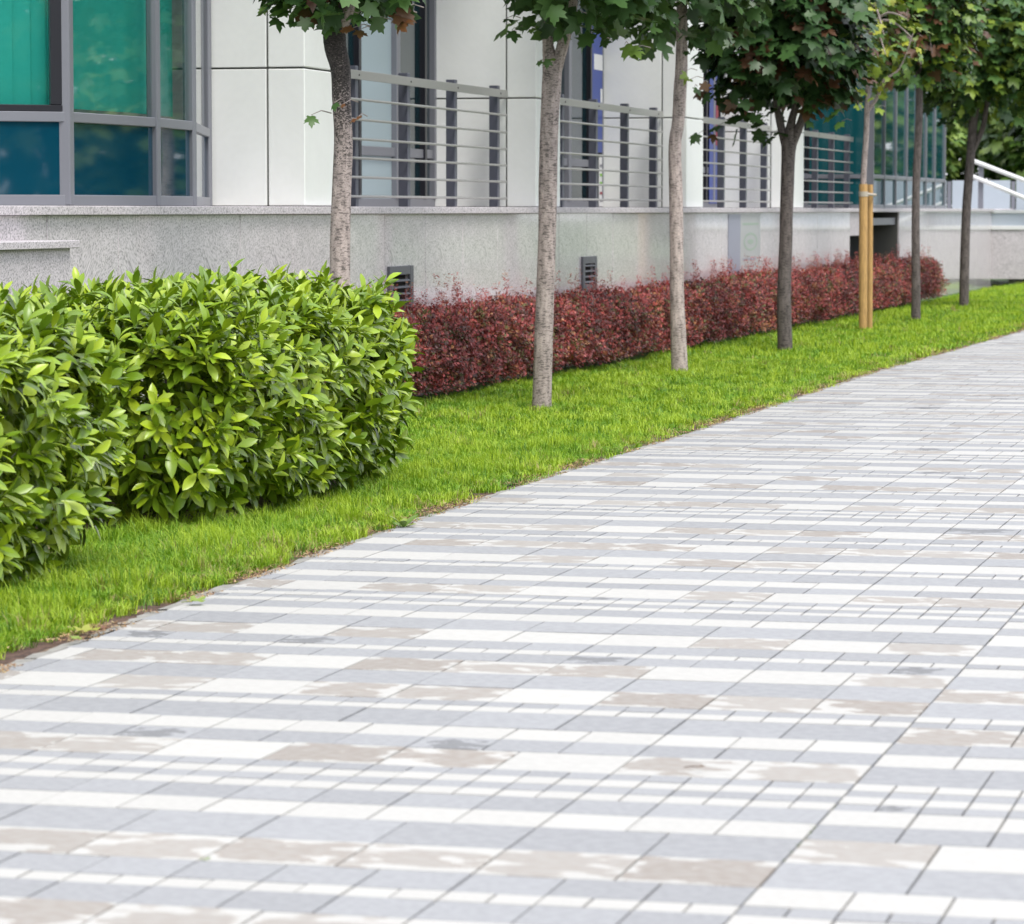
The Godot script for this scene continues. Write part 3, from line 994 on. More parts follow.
func maple_leaf(cup: float) -> ArrayMesh:
	# five lobes, 1 long along +z from the stalk, normal +y
	var half := [[0.06, 0.02], [0.26, -0.06], [0.34, 0.10], [0.27, 0.22], [0.50, 0.36], [0.44, 0.47], [0.56, 0.62], [0.34, 0.60], [0.20, 0.60], [0.21, 0.78], [0.11, 0.82]]
	var rim := [Vector2(0, 0.04)]
	for q in half: rim.append(Vector2(q[0], q[1]))
	rim.append(Vector2(0, 1.02))
	for i in range(half.size() - 1, -1, -1): rim.append(Vector2(-half[i][0], half[i][1]))
	var V := PackedVector3Array([Vector3(0, 0, 0.36)])
	var N := PackedVector3Array([Vector3.UP])
	var I := PackedInt32Array()
	for p in rim:
		var d: float = p.distance_to(Vector2(0, 0.36))
		V.append(Vector3(p.x, -cup * d * d + 0.05 * sin(p.x * 17.0), p.y))
		N.append(Vector3(p.x * cup, 1, (p.y - 0.36) * cup).normalized())
	for i in rim.size():
		I.append_array([0, 1 + i, 1 + (i + 1) % rim.size()])
	return arrays(V, N, PackedVector2Array(), I)
func leaf_basis(dir: Vector3, up: Vector3, size: float) -> Basis:
	var z := dir.normalized()
	var x := up.cross(z)
	if x.length() < 0.05: x = Vector3(0.7, 0.1, 0.5).cross(z)
	x = x.normalized()
	return Basis(x * size, z.cross(x) * size, z * size)
const LAUREL_TONES := [Color(0.33, 0.44, 0.02), Color(0.25, 0.365, 0.016), Color(0.19, 0.30, 0.014), Color(0.14, 0.24, 0.012)]
const MAPLE_TONES := [Color(0.045, 0.105, 0.025), Color(0.03, 0.075, 0.02), Color(0.065, 0.14, 0.03), Color(0.12, 0.20, 0.03), Color(0.20, 0.28, 0.03), Color(0.30, 0.32, 0.03), Color(0.10, 0.045, 0.02), Color(0.16, 0.06, 0.025)]
var tone_mats := {}
func tone(kind: String, i: int) -> StandardMaterial3D:
	var key := "%s%d" % [kind, i]
	if not tone_mats.has(key):
		var m: StandardMaterial3D = M[kind].duplicate()
		m.vertex_color_use_as_albedo = false
		m.albedo_color = (LAUREL_TONES if kind == "laurel" else MAPLE_TONES)[i].linear_to_srgb()
		tone_mats[key] = m
	return tone_mats[key]
func build_laurel(called: String, label: String, at: Vector3, half: Vector3, shoots: int, sd: int, zmin_visible: float) -> void:
	var r := RandomNumberGenerator.new()
	r.seed = sd
	var o := thing(called, label, "bush", Vector3(at.x, 0, at.z), "laurel bushes on the lawn")
	var meshes := [laurel_leaf(0.16, 0.25), laurel_leaf(0.34, 0.4)]
	var list := []
	var base := o.position
	var e := 4.5
	for k in shoots:
		var f := r.randf()
		var d := Vector3(r.randf_range(-1, 1), r.randf_range(-1, 1), r.randf_range(-1, 1))
		var ax := half.y * half.z
		var ay := half.x * half.z
		var az := half.x * half.y
		f *= ax + ay + az
		if f < ax: d.x = 1.0 if r.randf() < 0.8 else -1.0
		elif f < ax + ay: d.y = 1.0 if r.randf() < 0.85 else -1.0
		else: d.z = 1.0 if r.randf() < 0.6 else -1.0
		var norm := pow(pow(absf(d.x), e) + pow(absf(d.y), e) + pow(absf(d.z), e), 1.0 / e)
		d /= norm
		var n := Vector3(signf(d.x) * pow(absf(d.x), e - 1) / half.x, signf(d.y) * pow(absf(d.y), e - 1) / half.y, signf(d.z) * pow(absf(d.z), e - 1) / half.z).normalized()
		var p := d * half
		var inside: bool = k % 4 == 0
		p *= 1.0 + 0.08 * noise.get_noise_3d(p.x * 120.0 + sd * 50, p.y * 120.0, p.z * 120.0)
		p += n * 0.13 * noise.get_noise_3d(p.x * 330.0 + sd * 90, p.y * 330.0, p.z * 330.0)
		p += n * r.randf_range(-0.09, 0.045)
		if inside: p -= n * r.randf_range(0.08, 0.22)
		if p.y < 0:
			var t := -p.y / half.y
			p.x *= 1.0 - 0.22 * t * t
			p.z *= 1.0 - 0.08 * t * t
		p.y += at.y
		if p.y < 0.03: continue
		var axis := (n * 0.8 + Vector3.UP * 0.42 + Vector3(r.randf_range(-1, 1), r.randf_range(-0.6, 0.6), r.randf_range(-1, 1)) * 0.42).normalized()
		var side := axis.cross(Vector3(0.3, 0.2, 0.9)).normalized()
		var cnt := r.randi_range(7, 10)
		for j in cnt:
			var t := float(j) / cnt                       # 0 at the tip of the shoot
			var az2 := j * 2.4 + r.randf() * 0.6
			var tilt := lerpf(0.3, 1.35, t) + r.randf_range(-0.2, 0.2)
			var per := side.rotated(axis, az2)
			var dir := (axis * cos(tilt) + per * sin(tilt))
			dir.y -= 0.16 + 0.3 * t
			dir = dir.normalized()
			var up := (axis - dir * axis.dot(dir)) + Vector3(r.randf_range(-0.2, 0.2), 0.1, r.randf_range(-0.2, 0.2))
			var size := lerpf(0.085, 0.115, t) * r.randf_range(0.8, 1.25)
			var tn := r.randi_range(0, 3)
			list.append({"x": Transform3D(leaf_basis(dir, up, size), p - axis * t * 0.10), "mesh": 0 if r.randf() < 0.55 else 1, "tone": tn, "shade": r.randf_range(0.8, 1.15), "out": 0.0 if inside else (1.0 if n.dot((EYE - base - p).normalized()) > 0.1 else 0.0) * (1.0 - 0.4 * t), "rank": 0.0})
	# leaves through the inside
	for k in int(half.x * half.y * half.z * 3000):
		var p := Vector3(r.randf_range(-0.84, 0.84) * half.x, r.randf_range(-0.75, 0.84) * half.y, r.randf_range(-0.92, 0.92) * half.z)
		p.y += at.y
		var dir := Vector3(r.randf_range(-1, 1), r.randf_range(-0.8, 0.5), r.randf_range(-1, 1)).normalized()
		list.append({"x": Transform3D(leaf_basis(dir, Vector3(r.randf_range(-0.6, 0.6), 1, r.randf_range(-0.6, 0.6)), r.randf_range(0.10, 0.15)), p), "mesh": 1, "tone": r.randi_range(0, 3), "shade": r.randf_range(0.8, 1.15), "out": 0.0, "rank": 0.0})
	for q in list: q.x.origin += base
	for q in list:
		var p: Vector3 = q.x.origin
		if q.out > 0.0 and in_frame(p):
			var v := EYE - p
			q.rank = q.out * (0.25 + absf(q.x.basis.y.normalized().dot(v.normalized()))) * q.x.basis.z.length_squared() / v.length_squared()
		q.x.origin -= base
	list.sort_custom(func(a, b): return a.rank > b.rank)
	var xf := [[], []]
	var col := [[], []]
	for k in list.size():
		var q: Dictionary = list[k]
		if k < 300 and q.rank > 0:
			part("leaf", meshes[q.mesh], tone("laurel", q.tone), o).transform = q.x
		else:
			xf[q.mesh].append(q.x)
			col[q.mesh].append(LAUREL_TONES[q.tone] * q.shade)
	for k in 2:
		multi("foliage", meshes[k], xf[k], col[k], M.laurel, o)
	# stems
	for k in int(half.z * 9):
		var zz := r.randf_range(-half.z * 0.8, half.z * 0.8)
		var xx := r.randf_range(-half.x * 0.45, half.x * 0.5)
		var pts := [Vector3(xx, -0.02, zz)]
		for s in 4:
			pts.append(pts[-1] + Vector3(r.randf_range(-0.08, 0.11), 0.2, r.randf_range(-0.1, 0.1)))
		part("stem", tube(pts, [0.016, 0.014, 0.012, 0.010, 0.008], 6), M.bark_dark, o)

# ---------------------------------------------------------------- red hedge
func build_red_hedge() -> void:
	var o := thing("barberry_hedge", "long low hedge of dark red barberry along the granite plinth", "hedge", Vector3(-7.3, 0, -39.0))
	var r := RandomNumberGenerator.new()
	r.seed = 31
	var sprays := []
	for s in 4:
		var V := PackedVector3Array()
		var N := PackedVector3Array()
		var I := PackedInt32Array()
		for k in 16:
			var h := r.randf() * 0.10
			var a := r.randf() * TAU
			var c := Vector3(cos(a) * 0.012, h, sin(a) * 0.012)
			var d := Vector3(cos(a), r.randf_range(0.1, 0.9), sin(a)).normalized()
			var w := d.cross(Vector3.UP).normalized().rotated(d, r.randf_range(-0.8, 0.8)) * r.randf_range(0.0045, 0.0075)
			var L := r.randf_range(0.018, 0.030)
			var b := V.size()
			var n := w.cross(d).normalized()
			if n.y < 0: n = -n
			for p in [c, c + d * L * 0.6 - w, c + d * L, c + d * L * 0.6 + w]:
				V.append(p)
				N.append(n)
			I.append_array([b, b + 1, b + 2, b, b + 2, b + 3])
		sprays.append(arrays(V, N, PackedVector2Array(), I))
	var xf := [[], [], [], []]
	var col := [[], [], [], []]
	var spread := [Color(0.33, 0.06, 0.06), Color(0.19, 0.05, 0.05), Color(0.48, 0.10, 0.08), Color(0.11, 0.05, 0.045), Color(0.38, 0.16, 0.07), Color(0.15, 0.14, 0.05)]
	for k in 36000:
		var z := r.randf_range(-22.5, -55.6)
		var far := (-z - 22.5) / 33.0
		if r.randf() < far * 0.35: continue
		var top := lerpf(0.545, 0.53, far) + 0.06 * noise.get_noise_1d(z * 60.0) + 0.05 * noise.get_noise_1d(z * 300.0)
		var side := r.randf()
		var p: Vector3
		var ax: Vector3
		var depth := absf(r.randfn(0.0, 0.05))
		var bulge := 0.06 * noise.get_noise_2d(z * 110.0, 0.0)
		if side < 0.62:
			var y := r.randf_range(0.03, top)
			var round_in := 0.10 * pow(clampf((y - top + 0.2) / 0.2, 0, 1), 2.0)
			p = Vector3(-7.07 + bulge - depth - round_in + 0.2 * noise.get_noise_2d(z * 330.0, y * 330.0), y, z)
			ax = Vector3(1.0, 0.55, 0)
		else:
			p = Vector3(r.randf_range(-7.46, -7.10), top - depth, z)
			ax = Vector3(0, 1, 0)
		ax += Vector3(r.randf_range(-1, 1), r.randf_range(-0.5, 0.7), r.randf_range(-1, 1)) * 0.6
		var c: Color = spread[[0, 0, 1, 1, 2, 3, 3, 4, 5, 0][r.randi_range(0, 9)]] * r.randf_range(0.7, 1.3)
		var s := r.randi_range(0, 3)
		xf[s].append(Transform3D(leaf_basis(Vector3(ax.z, 0.2, -ax.x), ax, 1.0).orthonormalized().scaled(Vector3.ONE * r.randf_range(0.8, 1.6)), p - o.position))
		col[s].append(c)
	# long shoots standing out of the top
	for k in 560:
		var z := r.randf_range(-22.5, -55.4)
		var x := r.randf_range(-7.42, -7.12)
		var h := 0.06 + 0.3 * pow(r.randf(), 2.3)
		var lean := Vector3(r.randf_range(-0.15, 0.15), 1, r.randf_range(-0.15, 0.15))
		var t := 0.0
		while t < h:
			var s := r.randi_range(0, 3)
			xf[s].append(Transform3D(Basis.from_euler(Vector3(r.randf_range(-0.2, 0.2), r.randf() * TAU, r.randf_range(-0.2, 0.2))).scaled(Vector3(1.0, 0.6, 1.0)), Vector3(x, 0.50, z) + lean * t - o.position))
			col[s].append(spread[[0, 2, 4, 2][s]])
			t += 0.035
	for s in 4:
		multi("foliage", sprays[s], xf[s], col[s], M.leaf, o)
	# woody inside
	var st := new_st()
	for k in 520:
		var z := r.randf_range(-22.5, -55.5)
		var x := r.randf_range(-7.4, -7.18)
		var m := tube([Vector3(x, 0, z), Vector3(x + r.randf_range(-0.06, 0.08), 0.3, z + r.randf_range(-0.08, 0.08)), Vector3(x + r.randf_range(-0.1, 0.12), 0.46, z + r.randf_range(-0.14, 0.14))], [0.006, 0.005, 0.003], 4, 0.0, 0.0, false)
		st.append_from(m, 0, Transform3D(Basis(), -o.position))
	var tw := part("twigs", st.commit(), M.bark_dark, o)
	tw.set_meta("kind", "stuff")

# ---------------------------------------------------------------- trees
var maple_meshes: Array = []
func build_tree(called: String, label: String, zw: float, pix: Array, bark: String, limbs: Array, crown: Array, sprigs: Array, n_leaves: int, leaf_size: float, tones: Array, sd: int, singles := 220) -> Node3D:
	var r := RandomNumberGenerator.new()
	r.seed = sd
	var foot := spot(pix[0][0], pix[0][1], zw)
	foot.y = 0.0
	var o := thing(called, label, "tree", foot, "maple trees in the lawn row")
	var dist: float = project(foot + Vector3(0, 1, 0)).z
	var pts := []
	var rad := []
	for q in pix:
		var p := spot(q[0], q[1], zw)
		pts.append(p - foot)
		rad.append(q[2] / 2.0 * dist / F)
	pts[0].y = -0.06
	pts.insert(1, pts[0].lerp(pts[1], 0.14))
	rad.insert(1, rad[0])
	rad[0] *= 1.22
	var top: Vector3 = pts[-1]
	var cc: Vector3 = spot(crown[0], 210, zw) - foot
	cc.y = crown[1]
	cc.z += crown[5] if crown.size() > 5 else 0.0
	# on into the crown
	pts.append(top.lerp(cc, 0.5) + Vector3(0, 0.05, 0))
	rad.append(rad[-1] * 0.75)
	pts.append(cc + Vector3(0, 0.5, 0))
	rad.append(rad[-1] * 0.5)
	var sm := smooth_path(pts, rad, 6)
	part("trunk", tube(sm[0], sm[1], 18, 0.10, sd), M[bark], o)
	for L in limbs:
		var lp := []
		var lr := []
		for q in L:
			lp.append(spot(q[0], q[1], zw) - foot + Vector3(0, 0, q[3] if q.size() > 3 else 0.0))
			lr.append(q[2] / 2.0 * dist / F)
		lp.append(lp[-1] + (lp[-1] - lp[-2]) * 0.8 + Vector3(0, 0.3, 0))
		lr.append(lr[-1] * 0.6)
		var s2 := smooth_path(lp, lr, 5)
		part("limb", tube(s2[0], s2[1], 10, 0.08, sd + 3), M[bark], o)
	var list := []
	var R := Vector3(crown[2], crown[3], crown[4])
	for k in 11:
		var a := k * 2.4 + r.randf()
		var st := pts[-3].lerp(pts[-1], r.randf_range(0.0, 0.8)) as Vector3
		var en := cc + Vector3(cos(a) * R.x, r.randf_range(-0.7, 0.8) * R.y, sin(a) * R.z) * 0.85
		var mid := st.lerp(en, 0.5) + Vector3(0, 0.12, 0)
		var s3 := smooth_path([st, mid, en], [0.022, 0.014, 0.005], 4)
		part("branch", tube(s3[0], s3[1], 6), M[bark], o)
	var tries := 0
	while list.size() < n_leaves and tries < n_leaves * 6:
		tries += 1
		var d := Vector3(r.randfn(), r.randfn(), r.randfn()).normalized()
		var q := d * R * pow(r.randf(), 0.42)
		q *= 1.0 + 0.25 * noise.get_noise_3d(d.x * 110.0 + sd * 40, d.y * 110.0, d.z * 110.0)
		if noise.get_noise_3d(q.x * 190.0 + sd * 60, q.y * 190.0, q.z * 190.0) < -0.22: continue
		var p := cc + q
		if p.y < crown[6] + 0.12 * noise.get_noise_2d(p.x * 300.0 + sd * 30.0, p.z * 300.0): continue
		list.append(leaf_at(p, d, leaf_size, tones, r, 1.0))
	if sd == 14:
		for k in 34:
			sprigs.append([r.randf_range(712, 778), r.randf_range(62, 138), r.randf_range(0.15, 0.2), [1, 1, 0, 1][k % 4], r.randf_range(-0.3, 0.4)])
		for k in 16:
			sprigs.append([r.randf_range(812, 858), r.randf_range(62, 122), r.randf_range(0.14, 0.19), [1, 2, 0, 6][k % 4], r.randf_range(-0.3, 0.4)])
	for q in sprigs:
		var p := spot(q[0], q[1], zw) - foot
		var lf := leaf_at(p + Vector3(0, 0, q[4] if q.size() > 4 else 0.25), Vector3(r.randf_range(-0.6, 0.6), 0.2, 1.0), q[2], [q[3]], r, 3.0)
		list.append(lf)
		var tw := [p + Vector3(r.randf_range(-0.06, 0.06), 0.02, -0.1), lf.x.origin]
		part("twig", tube([tw[0], (tw[0] + tw[1]) * 0.5 + Vector3(0, 0.02, 0), tw[1]], [0.004, 0.003, 0.002], 4), M[bark], o)
	for q in list: q.x.origin += foot
	for q in list:
		var p: Vector3 = q.x.origin
		if in_frame(p):
			var v := EYE - p
			q.rank = q.out * (0.2 + absf(q.x.basis.y.normalized().dot(v.normalized()))) * q.x.basis.z.length_squared() / v.length_squared() * (1.0 + 0.6 * clampf((p.z - zw) / R.z, -0.9, 1.0))
		q.x.origin -= foot
	list.sort_custom(func(a, b): return a.rank > b.rank)
	var xf := [[], [], []]
	var col := [[], [], []]
	for k in list.size():
		var q: Dictionary = list[k]
		if k < singles and q.rank > 0:
			part("leaf", maple_meshes[q.mesh], tone("leaf", q.tone), o).transform = q.x
		else:
			xf[q.mesh].append(q.x)
			col[q.mesh].append(MAPLE_TONES[q.tone] * q.shade)
	for k in 3:
		if xf[k].size() > 0:
			multi("foliage", maple_meshes[k], xf[k], col[k], M.leaf, o)
	return o
func leaf_at(p: Vector3, d: Vector3, size: float, tones: Array, r: RandomNumberGenerator, out: float) -> Dictionary:
	var flat := Vector3(d.x, 0, d.z)
	var dir := (flat.normalized() * 0.7 + Vector3(r.randf_range(-0.7, 0.7), r.randf_range(-1.0, -0.1), r.randf_range(-0.7, 0.7))).normalized()
	var up := (d * 0.5 + Vector3.UP * 0.7 + Vector3(r.randf_range(-0.5, 0.5), r.randf_range(-0.3, 0.3), r.randf_range(-0.5, 0.5))).normalized()
	return {"x": Transform3D(leaf_basis(dir, up, size * r.randf_range(0.7, 1.2)), p), "mesh": r.randi_range(0, 2), "tone": tones[r.randi_range(0, tones.size() - 1)], "shade": r.randf_range(0.8, 1.2), "out": out, "rank": 0.0}
func build_trees() -> void:
	maple_meshes = [maple_leaf(0.25), maple_leaf(0.6), maple_leaf(-0.2)]
	var g := [0, 0, 1, 1, 2, 2]
	build_tree("maple_tree", "maple with grey trunk stained black higher up, growing behind the laurel bush", -19.6,
		[[340, 455, 24], [340, 270, 20.5], [341, 200, 19], [343, 143, 18.5], [341, 100, 19], [340, 68, 20], [334, 32, 23]], "bark_stained", [[[336, 40, 15], [348, 10, 12], [356, -20, 9]]],
		[348, 3.5, 0.66, 1.1, 0.7, 0.0, 2.57], [[300, 12, 0.13, 2], [318, 20, 0.14, 0], [335, 14, 0.14, 2], [352, 16, 0.15, 2], [370, 15, 0.15, 0], [378, 22, 0.14, 2], [365, 30, 0.11, 7], [372, 32, 0.11, 6], [405, 15, 0.13, 6], [412, 24, 0.13, 7], [415, 10, 0.12, 6], [288, 18, 0.12, 0], [281, 8, 0.10, 3], [308, 24, 0.11, 0], [324, 116, 0.075, 2], [347, 104, 0.07, 0], [356, 105, 0.05, 7], [369, 119, 0.075, 7]],
		1400, 0.165, [0, 0, 1, 1, 2, 2, 6], 11, 150)
	build_tree("maple_tree", "maple forking into two limbs, first trunk in front of the red hedge", -24.43,
		[[541.5, 405, 20], [545, 300, 18], [547, 240, 17.5], [549, 130, 18], [551, 90, 19], [552, 66, 19], [548, 45, 11], [548, 0, 10]], "bark", [[[555, 75, 12], [562, 48, 12], [568, 25, 11], [573, 0, 10]]],
		[580, 3.85, 0.95, 1.25, 1.0, 0.0, 2.74], [[515, 20, 0.15, 1], [520, 32, 0.12, 0], [527, 30, 0.11, 2], [540, 30, 0.1, 3], [548, 62, 0.06, 2], [556, 60, 0.07, 2], [563, 60, 0.06, 3], [600, 35, 0.16, 0], [612, 42, 0.14, 1], [632, 46, 0.15, 3], [640, 50, 0.14, 3], [650, 32, 0.18, 2], [590, 28, 0.17, 2], [628, 12, 0.17, 2], [563, 8, 0.17, 2], [580, 15, 0.14, 2]],
		1800, 0.19, g, 12, 220)
	build_tree("maple_tree", "maple with smooth pale kinked trunk in front of the red hedge", -30.1,
		[[679.5, 370, 17], [677, 292, 14], [676, 200, 13.5], [675, 146, 13], [678, 123, 12.5], [680, 90, 13], [681.5, 65, 12.5], [682, 10, 11]], "bark_pale", [],
		[682, 4.2, 0.95, 1.4, 1.05, 0.0, 2.88], [[692, 52, 0.07, 1], [691, 72, 0.11, 4], [696, 80, 0.11, 4], [700, 88, 0.13, 0], [708, 84, 0.12, 6], [660, 30, 0.16, 0], [655, 38, 0.16, 3], [698, 40, 0.15, 1], [668, 20, 0.16, 2]],
		1800, 0.19, g, 13, 220)
	build_tree("maple_tree", "maple with dark drooping crown and trunk splitting in three", -35.18,
		[[785, 348, 15], [784, 292, 14], [786, 230, 13], [788, 162, 13.5], [789, 145, 15], [792, 120, 8], [797, 95, 7]], "bark_dark", [[[786, 148, 9], [780, 122, 8], [776, 100, 6]], [[792, 145, 9], [801, 122, 8], [808, 95, 7]]],
		[783, 3.65, 0.95, 1.4, 0.95, 0.0, 2.5], [[703, 134, 0.17, 0], [718, 134, 0.17, 6], [705, 92, 0.16, 6], [716, 88, 0.17, 6], [728, 104, 0.14, 6], [735, 82, 0.2, 1], [756, 86, 0.2, 1], [765, 136, 0.16, 1], [745, 118, 0.18, 1], [790, 40, 0.17, 3], [822, 20, 0.18, 3], [850, 35, 0.17, 3], [857, 45, 0.16, 3], [838, 112, 0.14, 2], [845, 122, 0.13, 2], [815, 122, 0.15, 0]],
		2500, 0.19, [0, 1, 1, 1, 1, 0, 1, 6], 14, 250)
	build_tree("maple_sapling", "thin young maple tied between two wooden stakes", -41.4,
		[[863.5, 330, 6], [863.5, 250, 6], [863.5, 182, 6], [866, 140, 5.5], [867, 114, 5.5], [868, 65, 4.5], [868, 30, 3.5]], "bark", [[[867, 112, 4], [877, 98, 3.5], [884, 80, 3], [900, 68, 2]]],
		[868, 3.5, 0.62, 0.75, 0.6, 0.0, 2.45], [[845, 95, 0.11, 4], [856, 95, 0.1, 5], [862, 104, 0.11, 4], [851, 88, 0.1, 4], [881, 108, 0.13, 4], [875, 98, 0.1, 4], [858, 88, 0.1, 5], [892, 78, 0.1, 4], [843, 106, 0.1, 3]],
		420, 0.13, [2, 3, 3, 4, 4, 5, 6], 15, 150)
	build_tree("maple_tree", "maple with slender straight trunk and yellowing leaf tips near the glazed front", -45.0,
		[[916, 320, 10], [916, 292, 9], [916, 195, 8], [919, 120, 7.5], [919, 65, 7], [919, 30, 6]], "bark_dark", [],
		[915, 4.25, 0.9, 1.45, 0.9, 0.0, 3.05], [[960, 52, 0.2, 5], [965, 57, 0.2, 4], [947, 52, 0.18, 7], [935, 55, 0.17, 6], [945, 30, 0.2, 2], [925, 62, 0.14, 4], [912, 75, 0.14, 4], [905, 22, 0.2, 4], [915, 12, 0.17, 4], [910, 10, 0.17, 5], [870, 10, 0.2, 3], [866, 14, 0.2, 4]],
		2600, 0.17, [0, 1, 2, 2, 3, 4, 6], 16, 200)
	build_tree("maple_tree", "maple with wide bushy crown standing beyond the end of the red hedge", -51.3,
		[[964, 307, 10], [964.5, 270, 9.5], [967, 200, 9], [972, 140, 9], [974, 115, 8.5]], "bark_dark", [[[973, 150, 6], [982, 130, 5.5], [986, 110, 5]]],
		[990, 4.05, 1.35, 1.35, 1.2, 0.0, 2.72], [[950, 92, 0.16, 4], [940, 100, 0.16, 3], [958, 108, 0.16, 2], [1000, 112, 0.16, 4], [1010, 120, 0.16, 4], [1005, 98, 0.16, 2]],
		3300, 0.19, [0, 1, 2, 2, 3, 3, 4], 17, 250)
	# two stakes
	var sk := [[863.0, 8.6, 0.10, "round wooden stake with a strap in front of the sapling", 330.0, 184.0], [869.8, 5.6, -0.22, "round wooden stake behind the sapling, half hidden by the other stake", 327.0, 184.5]]
	for q in sk:
		var zz: float = -41.4 + q[2]
		var a := spot(q[0], q[4], zz)
		var b := spot(q[0] + 0.5, q[5], zz)
		a.y = -0.05
		var rr: float = q[1] / 2.0 * project(b).z / F
		var s := thing("wooden_stake", q[3], "stake", Vector3(a.x, 0, a.z), "stakes of the sapling")
		var off := s.position
		part("pole", tube([a - off, (a + b) / 2 - off, b - off - Vector3(0, 0.01, 0), b - off], [rr, rr, rr, rr * 0.9], 14, 0.03, q[0]), M.wood, s)
		if q[2] > 0:
			var c := (b - off) - Vector3(0, 0.12, 0)
			part("strap", tube([c - Vector3(0, 0.03, 0), c + Vector3(0, 0.03, 0)], [rr * 1.12, rr * 1.12], 14), M.strap, s)
			part("strap", tube([c + Vector3(0.02, 0, -rr), c + Vector3(0.10, -0.01, -0.3)], [0.018, 0.018], 8), M.strap, s)
func build_background() -> void:
	# trees far behind, also those that only the glass shows
	var r := RandomNumberGenerator.new()
	r.seed = 55
	var k := 0
	for q in [[-17.5, -96.0, 3.4], [-14.0, -92.0, 2.9], [-11.0, -99.0, 3.2], [-8.0, -94.0, 2.8], [-4.0, -100.0, 3.3], [0.5, -96.0, 3.2], [5.0, -99.0, 3.4], [9.5, -88.0, 3.2], [13.0, -74.0, 3.0], [12.5, -63.0, 3.0], [13.0, -53.0, 3.0], [12.5, -43.0, 3.0], [11.5, -29.0, 3.0], [11.0, -17.0, 2.8], [11.0, -7.0, 3.0], [12.0, 3.0, 3.0]]:
		var lab: String = ["tall leafy tree far behind the terrace screen, tallest of its row", "leafy tree behind the terrace screen nearest the glazed front", "pale green tree behind the terrace screen", "round leafy tree beyond the terrace handrail", "leafy tree at the far end of the path", "broad tree across the far end of the path", "leafy tree closing the paving beside the clipped hedge", "tree across the paving facing the glazed front", "tree across the paving facing the terrace", "tree across the paving facing the last maple", "tree across the paving facing the garage", "tree across the paving facing the sapling", "tree across the paving facing the bow window", "tree across the paving facing the laurel bushes", "tree across the paving where the bushes begin", "tree across the paving, outermost beyond the laurel bushes"][k]
		var o := thing("leafy_tree", lab, "tree", Vector3(q[0], 0, q[1]), "trees beyond the paving")
		part("trunk", tube([Vector3(0, -0.1, 0), Vector3(0.05, 1.2, 0), Vector3(0, 2.8, 0.1), Vector3(0.1, 5.0, 0)], [0.16, 0.14, 0.11, 0.05], 8), M.bark_dark, o)
		var xf := []
		var col := []
		var R: float = q[2]
		var n := 5200 if k < 5 else 3000
		for i in n:
			var d := Vector3(r.randfn(), r.randfn(), r.randfn()).normalized()
			var p := d * Vector3(R, R * 1.05, R) * pow(r.randf(), 0.35)
			p *= 1.0 + 0.3 * noise.get_noise_3d(d.x * 120.0 + k * 90, d.y * 120.0, d.z * 120.0)
			if noise.get_noise_3d(p.x * 70.0 + k * 60, p.y * 70.0, p.z * 70.0) < -0.2: continue
			p.y += R + 0.9
			if p.y < 0.3: continue
			var lf := leaf_at(p, d, 0.36 if k < 5 else 0.42, [0], r, 0.0)
			xf.append(lf.x)
			col.append([Color(0.10, 0.19, 0.03), Color(0.06, 0.13, 0.025), Color(0.15, 0.24, 0.035), Color(0.20, 0.28, 0.06)][r.randi_range(0, 3)] * r.randf_range(0.7, 1.2))
		multi("crown", maple_meshes[0], xf, col, M.leaf, o)
		k += 1

func build_far_hedge() -> void:
	var o := thing("clipped_hedge", "long clipped green hedge on the far side of the paving", "hedge", Vector3(9.6, 0, -36))
	var r := RandomNumberGenerator.new()
	r.seed = 91
	var xf := []
	var col := []
	for k in 26000:
		var p := Vector3(r.randf_range(-0.55, 0.2), r.randf_range(0.0, 1.35), r.randf_range(-42, 42))
		var d := Vector3(-1, 0.4, 0)
		if k % 3 == 0:
			p = Vector3(r.randf_range(-0.5, 0.5), 1.35 + r.randf_range(-0.08, 0.06), p.z)
			d = Vector3(-0.3, 1, 0)
		xf.append(leaf_at(p, d, 0.26, [0], r, 0.0).x)
		col.append([Color(0.05, 0.11, 0.02), Color(0.035, 0.08, 0.02), Color(0.08, 0.15, 0.03)][r.randi_range(0, 2)])
	multi("foliage", maple_meshes[1], xf, col, M.leaf, o)

func make_small_materials() -> void:
	M.pale = mat(Color(0.42, 0.47, 0.52), 0.3)
	M.reflection_white = mat(Color(0.44, 0.45, 0.46), 0.3)  # this and the next two colour the banner reflection painted on the plinth
	M.reflection_lilac = mat(Color(0.30, 0.31, 0.40), 0.3)
	M.reflection_green = mat(Color(0.33, 0.43, 0.35), 0.3)
	M.blue = mat(Color(0.015, 0.05, 0.30), 0.4)
	M.red = mat(Color(0.30, 0.02, 0.04), 0.5)
	M.lime = mat(Color(0.18, 0.45, 0.03), 0.5)

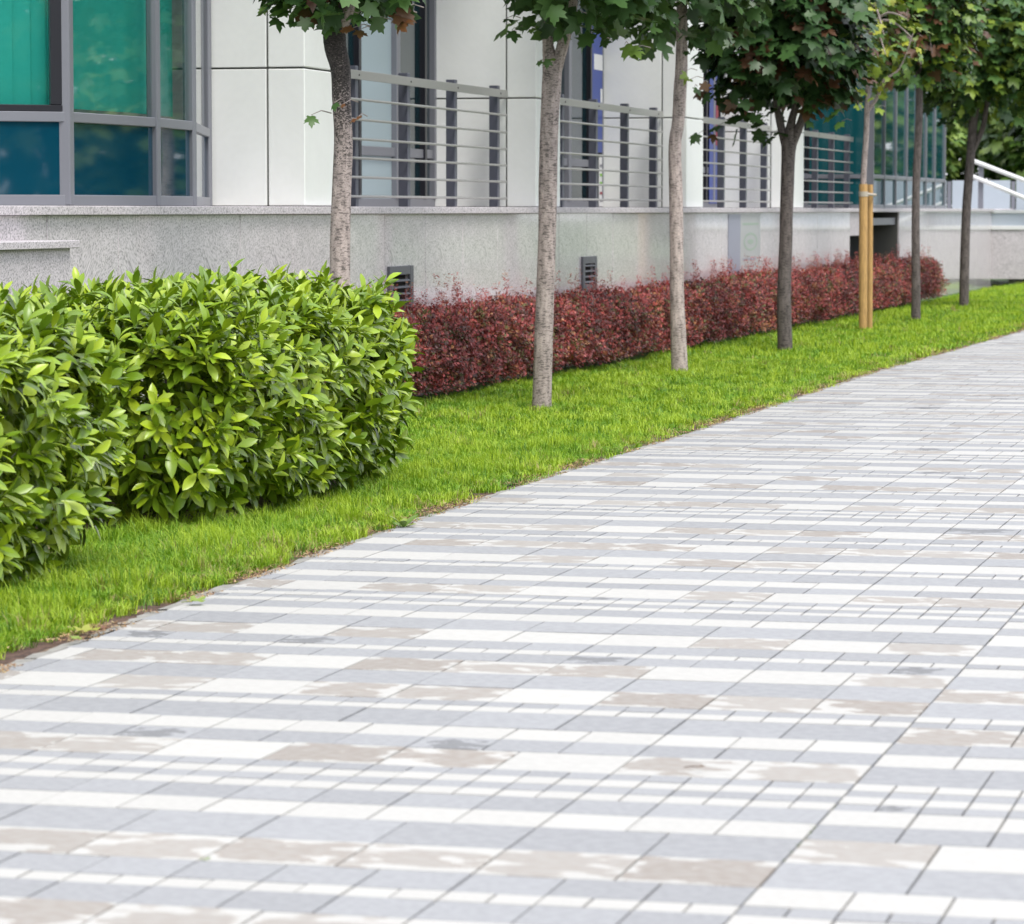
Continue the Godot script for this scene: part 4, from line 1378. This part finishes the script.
func _ready() -> void:
	# camera
	VB = view_basis()
	cam = Camera3D.new()
	cam.name = "camera"
	add_child(cam)
	cam.transform = Transform3D(Basis(VB[1], VB[2], -VB[0]), EYE)
	cam.near = 0.1
	cam.far = 1500.0
	var at := CameraAttributesPhysical.new()
	at.frustum_focal_length = 12.0 / (462.0 / F)
	at.frustum_near = 0.1
	at.frustum_far = 1500.0
	at.frustum_focus_distance = 18.0
	at.exposure_aperture = 5.6
	cam.attributes = at
	cam.current = true
	# sky and soft daylight
	var env := Environment.new()
	env.background_mode = Environment.BG_SKY
	var sky := Sky.new()
	var sm := ProceduralSkyMaterial.new()
	sm.sky_top_color = Color(0.93, 0.95, 1.0)
	sm.sky_horizon_color = Color(0.97, 0.98, 1.0)
	sm.sky_curve = 0.2
	sm.ground_bottom_color = Color(0.4, 0.4, 0.38)
	sm.ground_horizon_color = Color(0.7, 0.7, 0.7)
	sky.sky_material = sm
	env.sky = sky
	env.background_energy_multiplier = 1.0
	env.tonemap_mode = Environment.TONE_MAPPER_LINEAR
	env.tonemap_exposure = 1.88
	env.sdfgi_enabled = true
	env.ssao_enabled = true
	env.ssil_enabled = true
	var we := WorldEnvironment.new()
	we.name = "daylight"
	we.environment = env
	add_child(we)
	var sun := DirectionalLight3D.new()
	sun.name = "sun"
	sun.light_energy = 0.5
	sun.light_angular_distance = 22.0
	sun.light_color = Color(1.0, 0.985, 0.96)
	sun.shadow_enabled = true
	add_child(sun)
	sun.look_at_from_position(Vector3(0.36, 0.82, 0.40), Vector3.ZERO, Vector3.FORWARD)
	rng.seed = 2024
	noise.seed = 7
	noise.noise_type = FastNoiseLite.TYPE_SIMPLEX
	noise.frequency = 0.01
	make_materials()
	make_small_materials()
	build_ground()
	build_path()
	build_building()
	build_low_walls()
	build_red_hedge()
	build_laurel("laurel_bush", "rounded cherry laurel bush in front of the stained maple trunk", Vector3(-5.72, 0.50, -16.2), Vector3(0.72, 0.50, 1.80), 1650, 21, 0.0)
	build_laurel("laurel_bush", "glossy cherry laurel bush standing beside the granite block", Vector3(-5.70, 0.51, -11.2), Vector3(0.82, 0.53, 2.1), 1750, 22, 0.0)
	build_trees()
	build_background()
	build_far_hedge()
	build_grass()
	build_litter()
	build_strays()
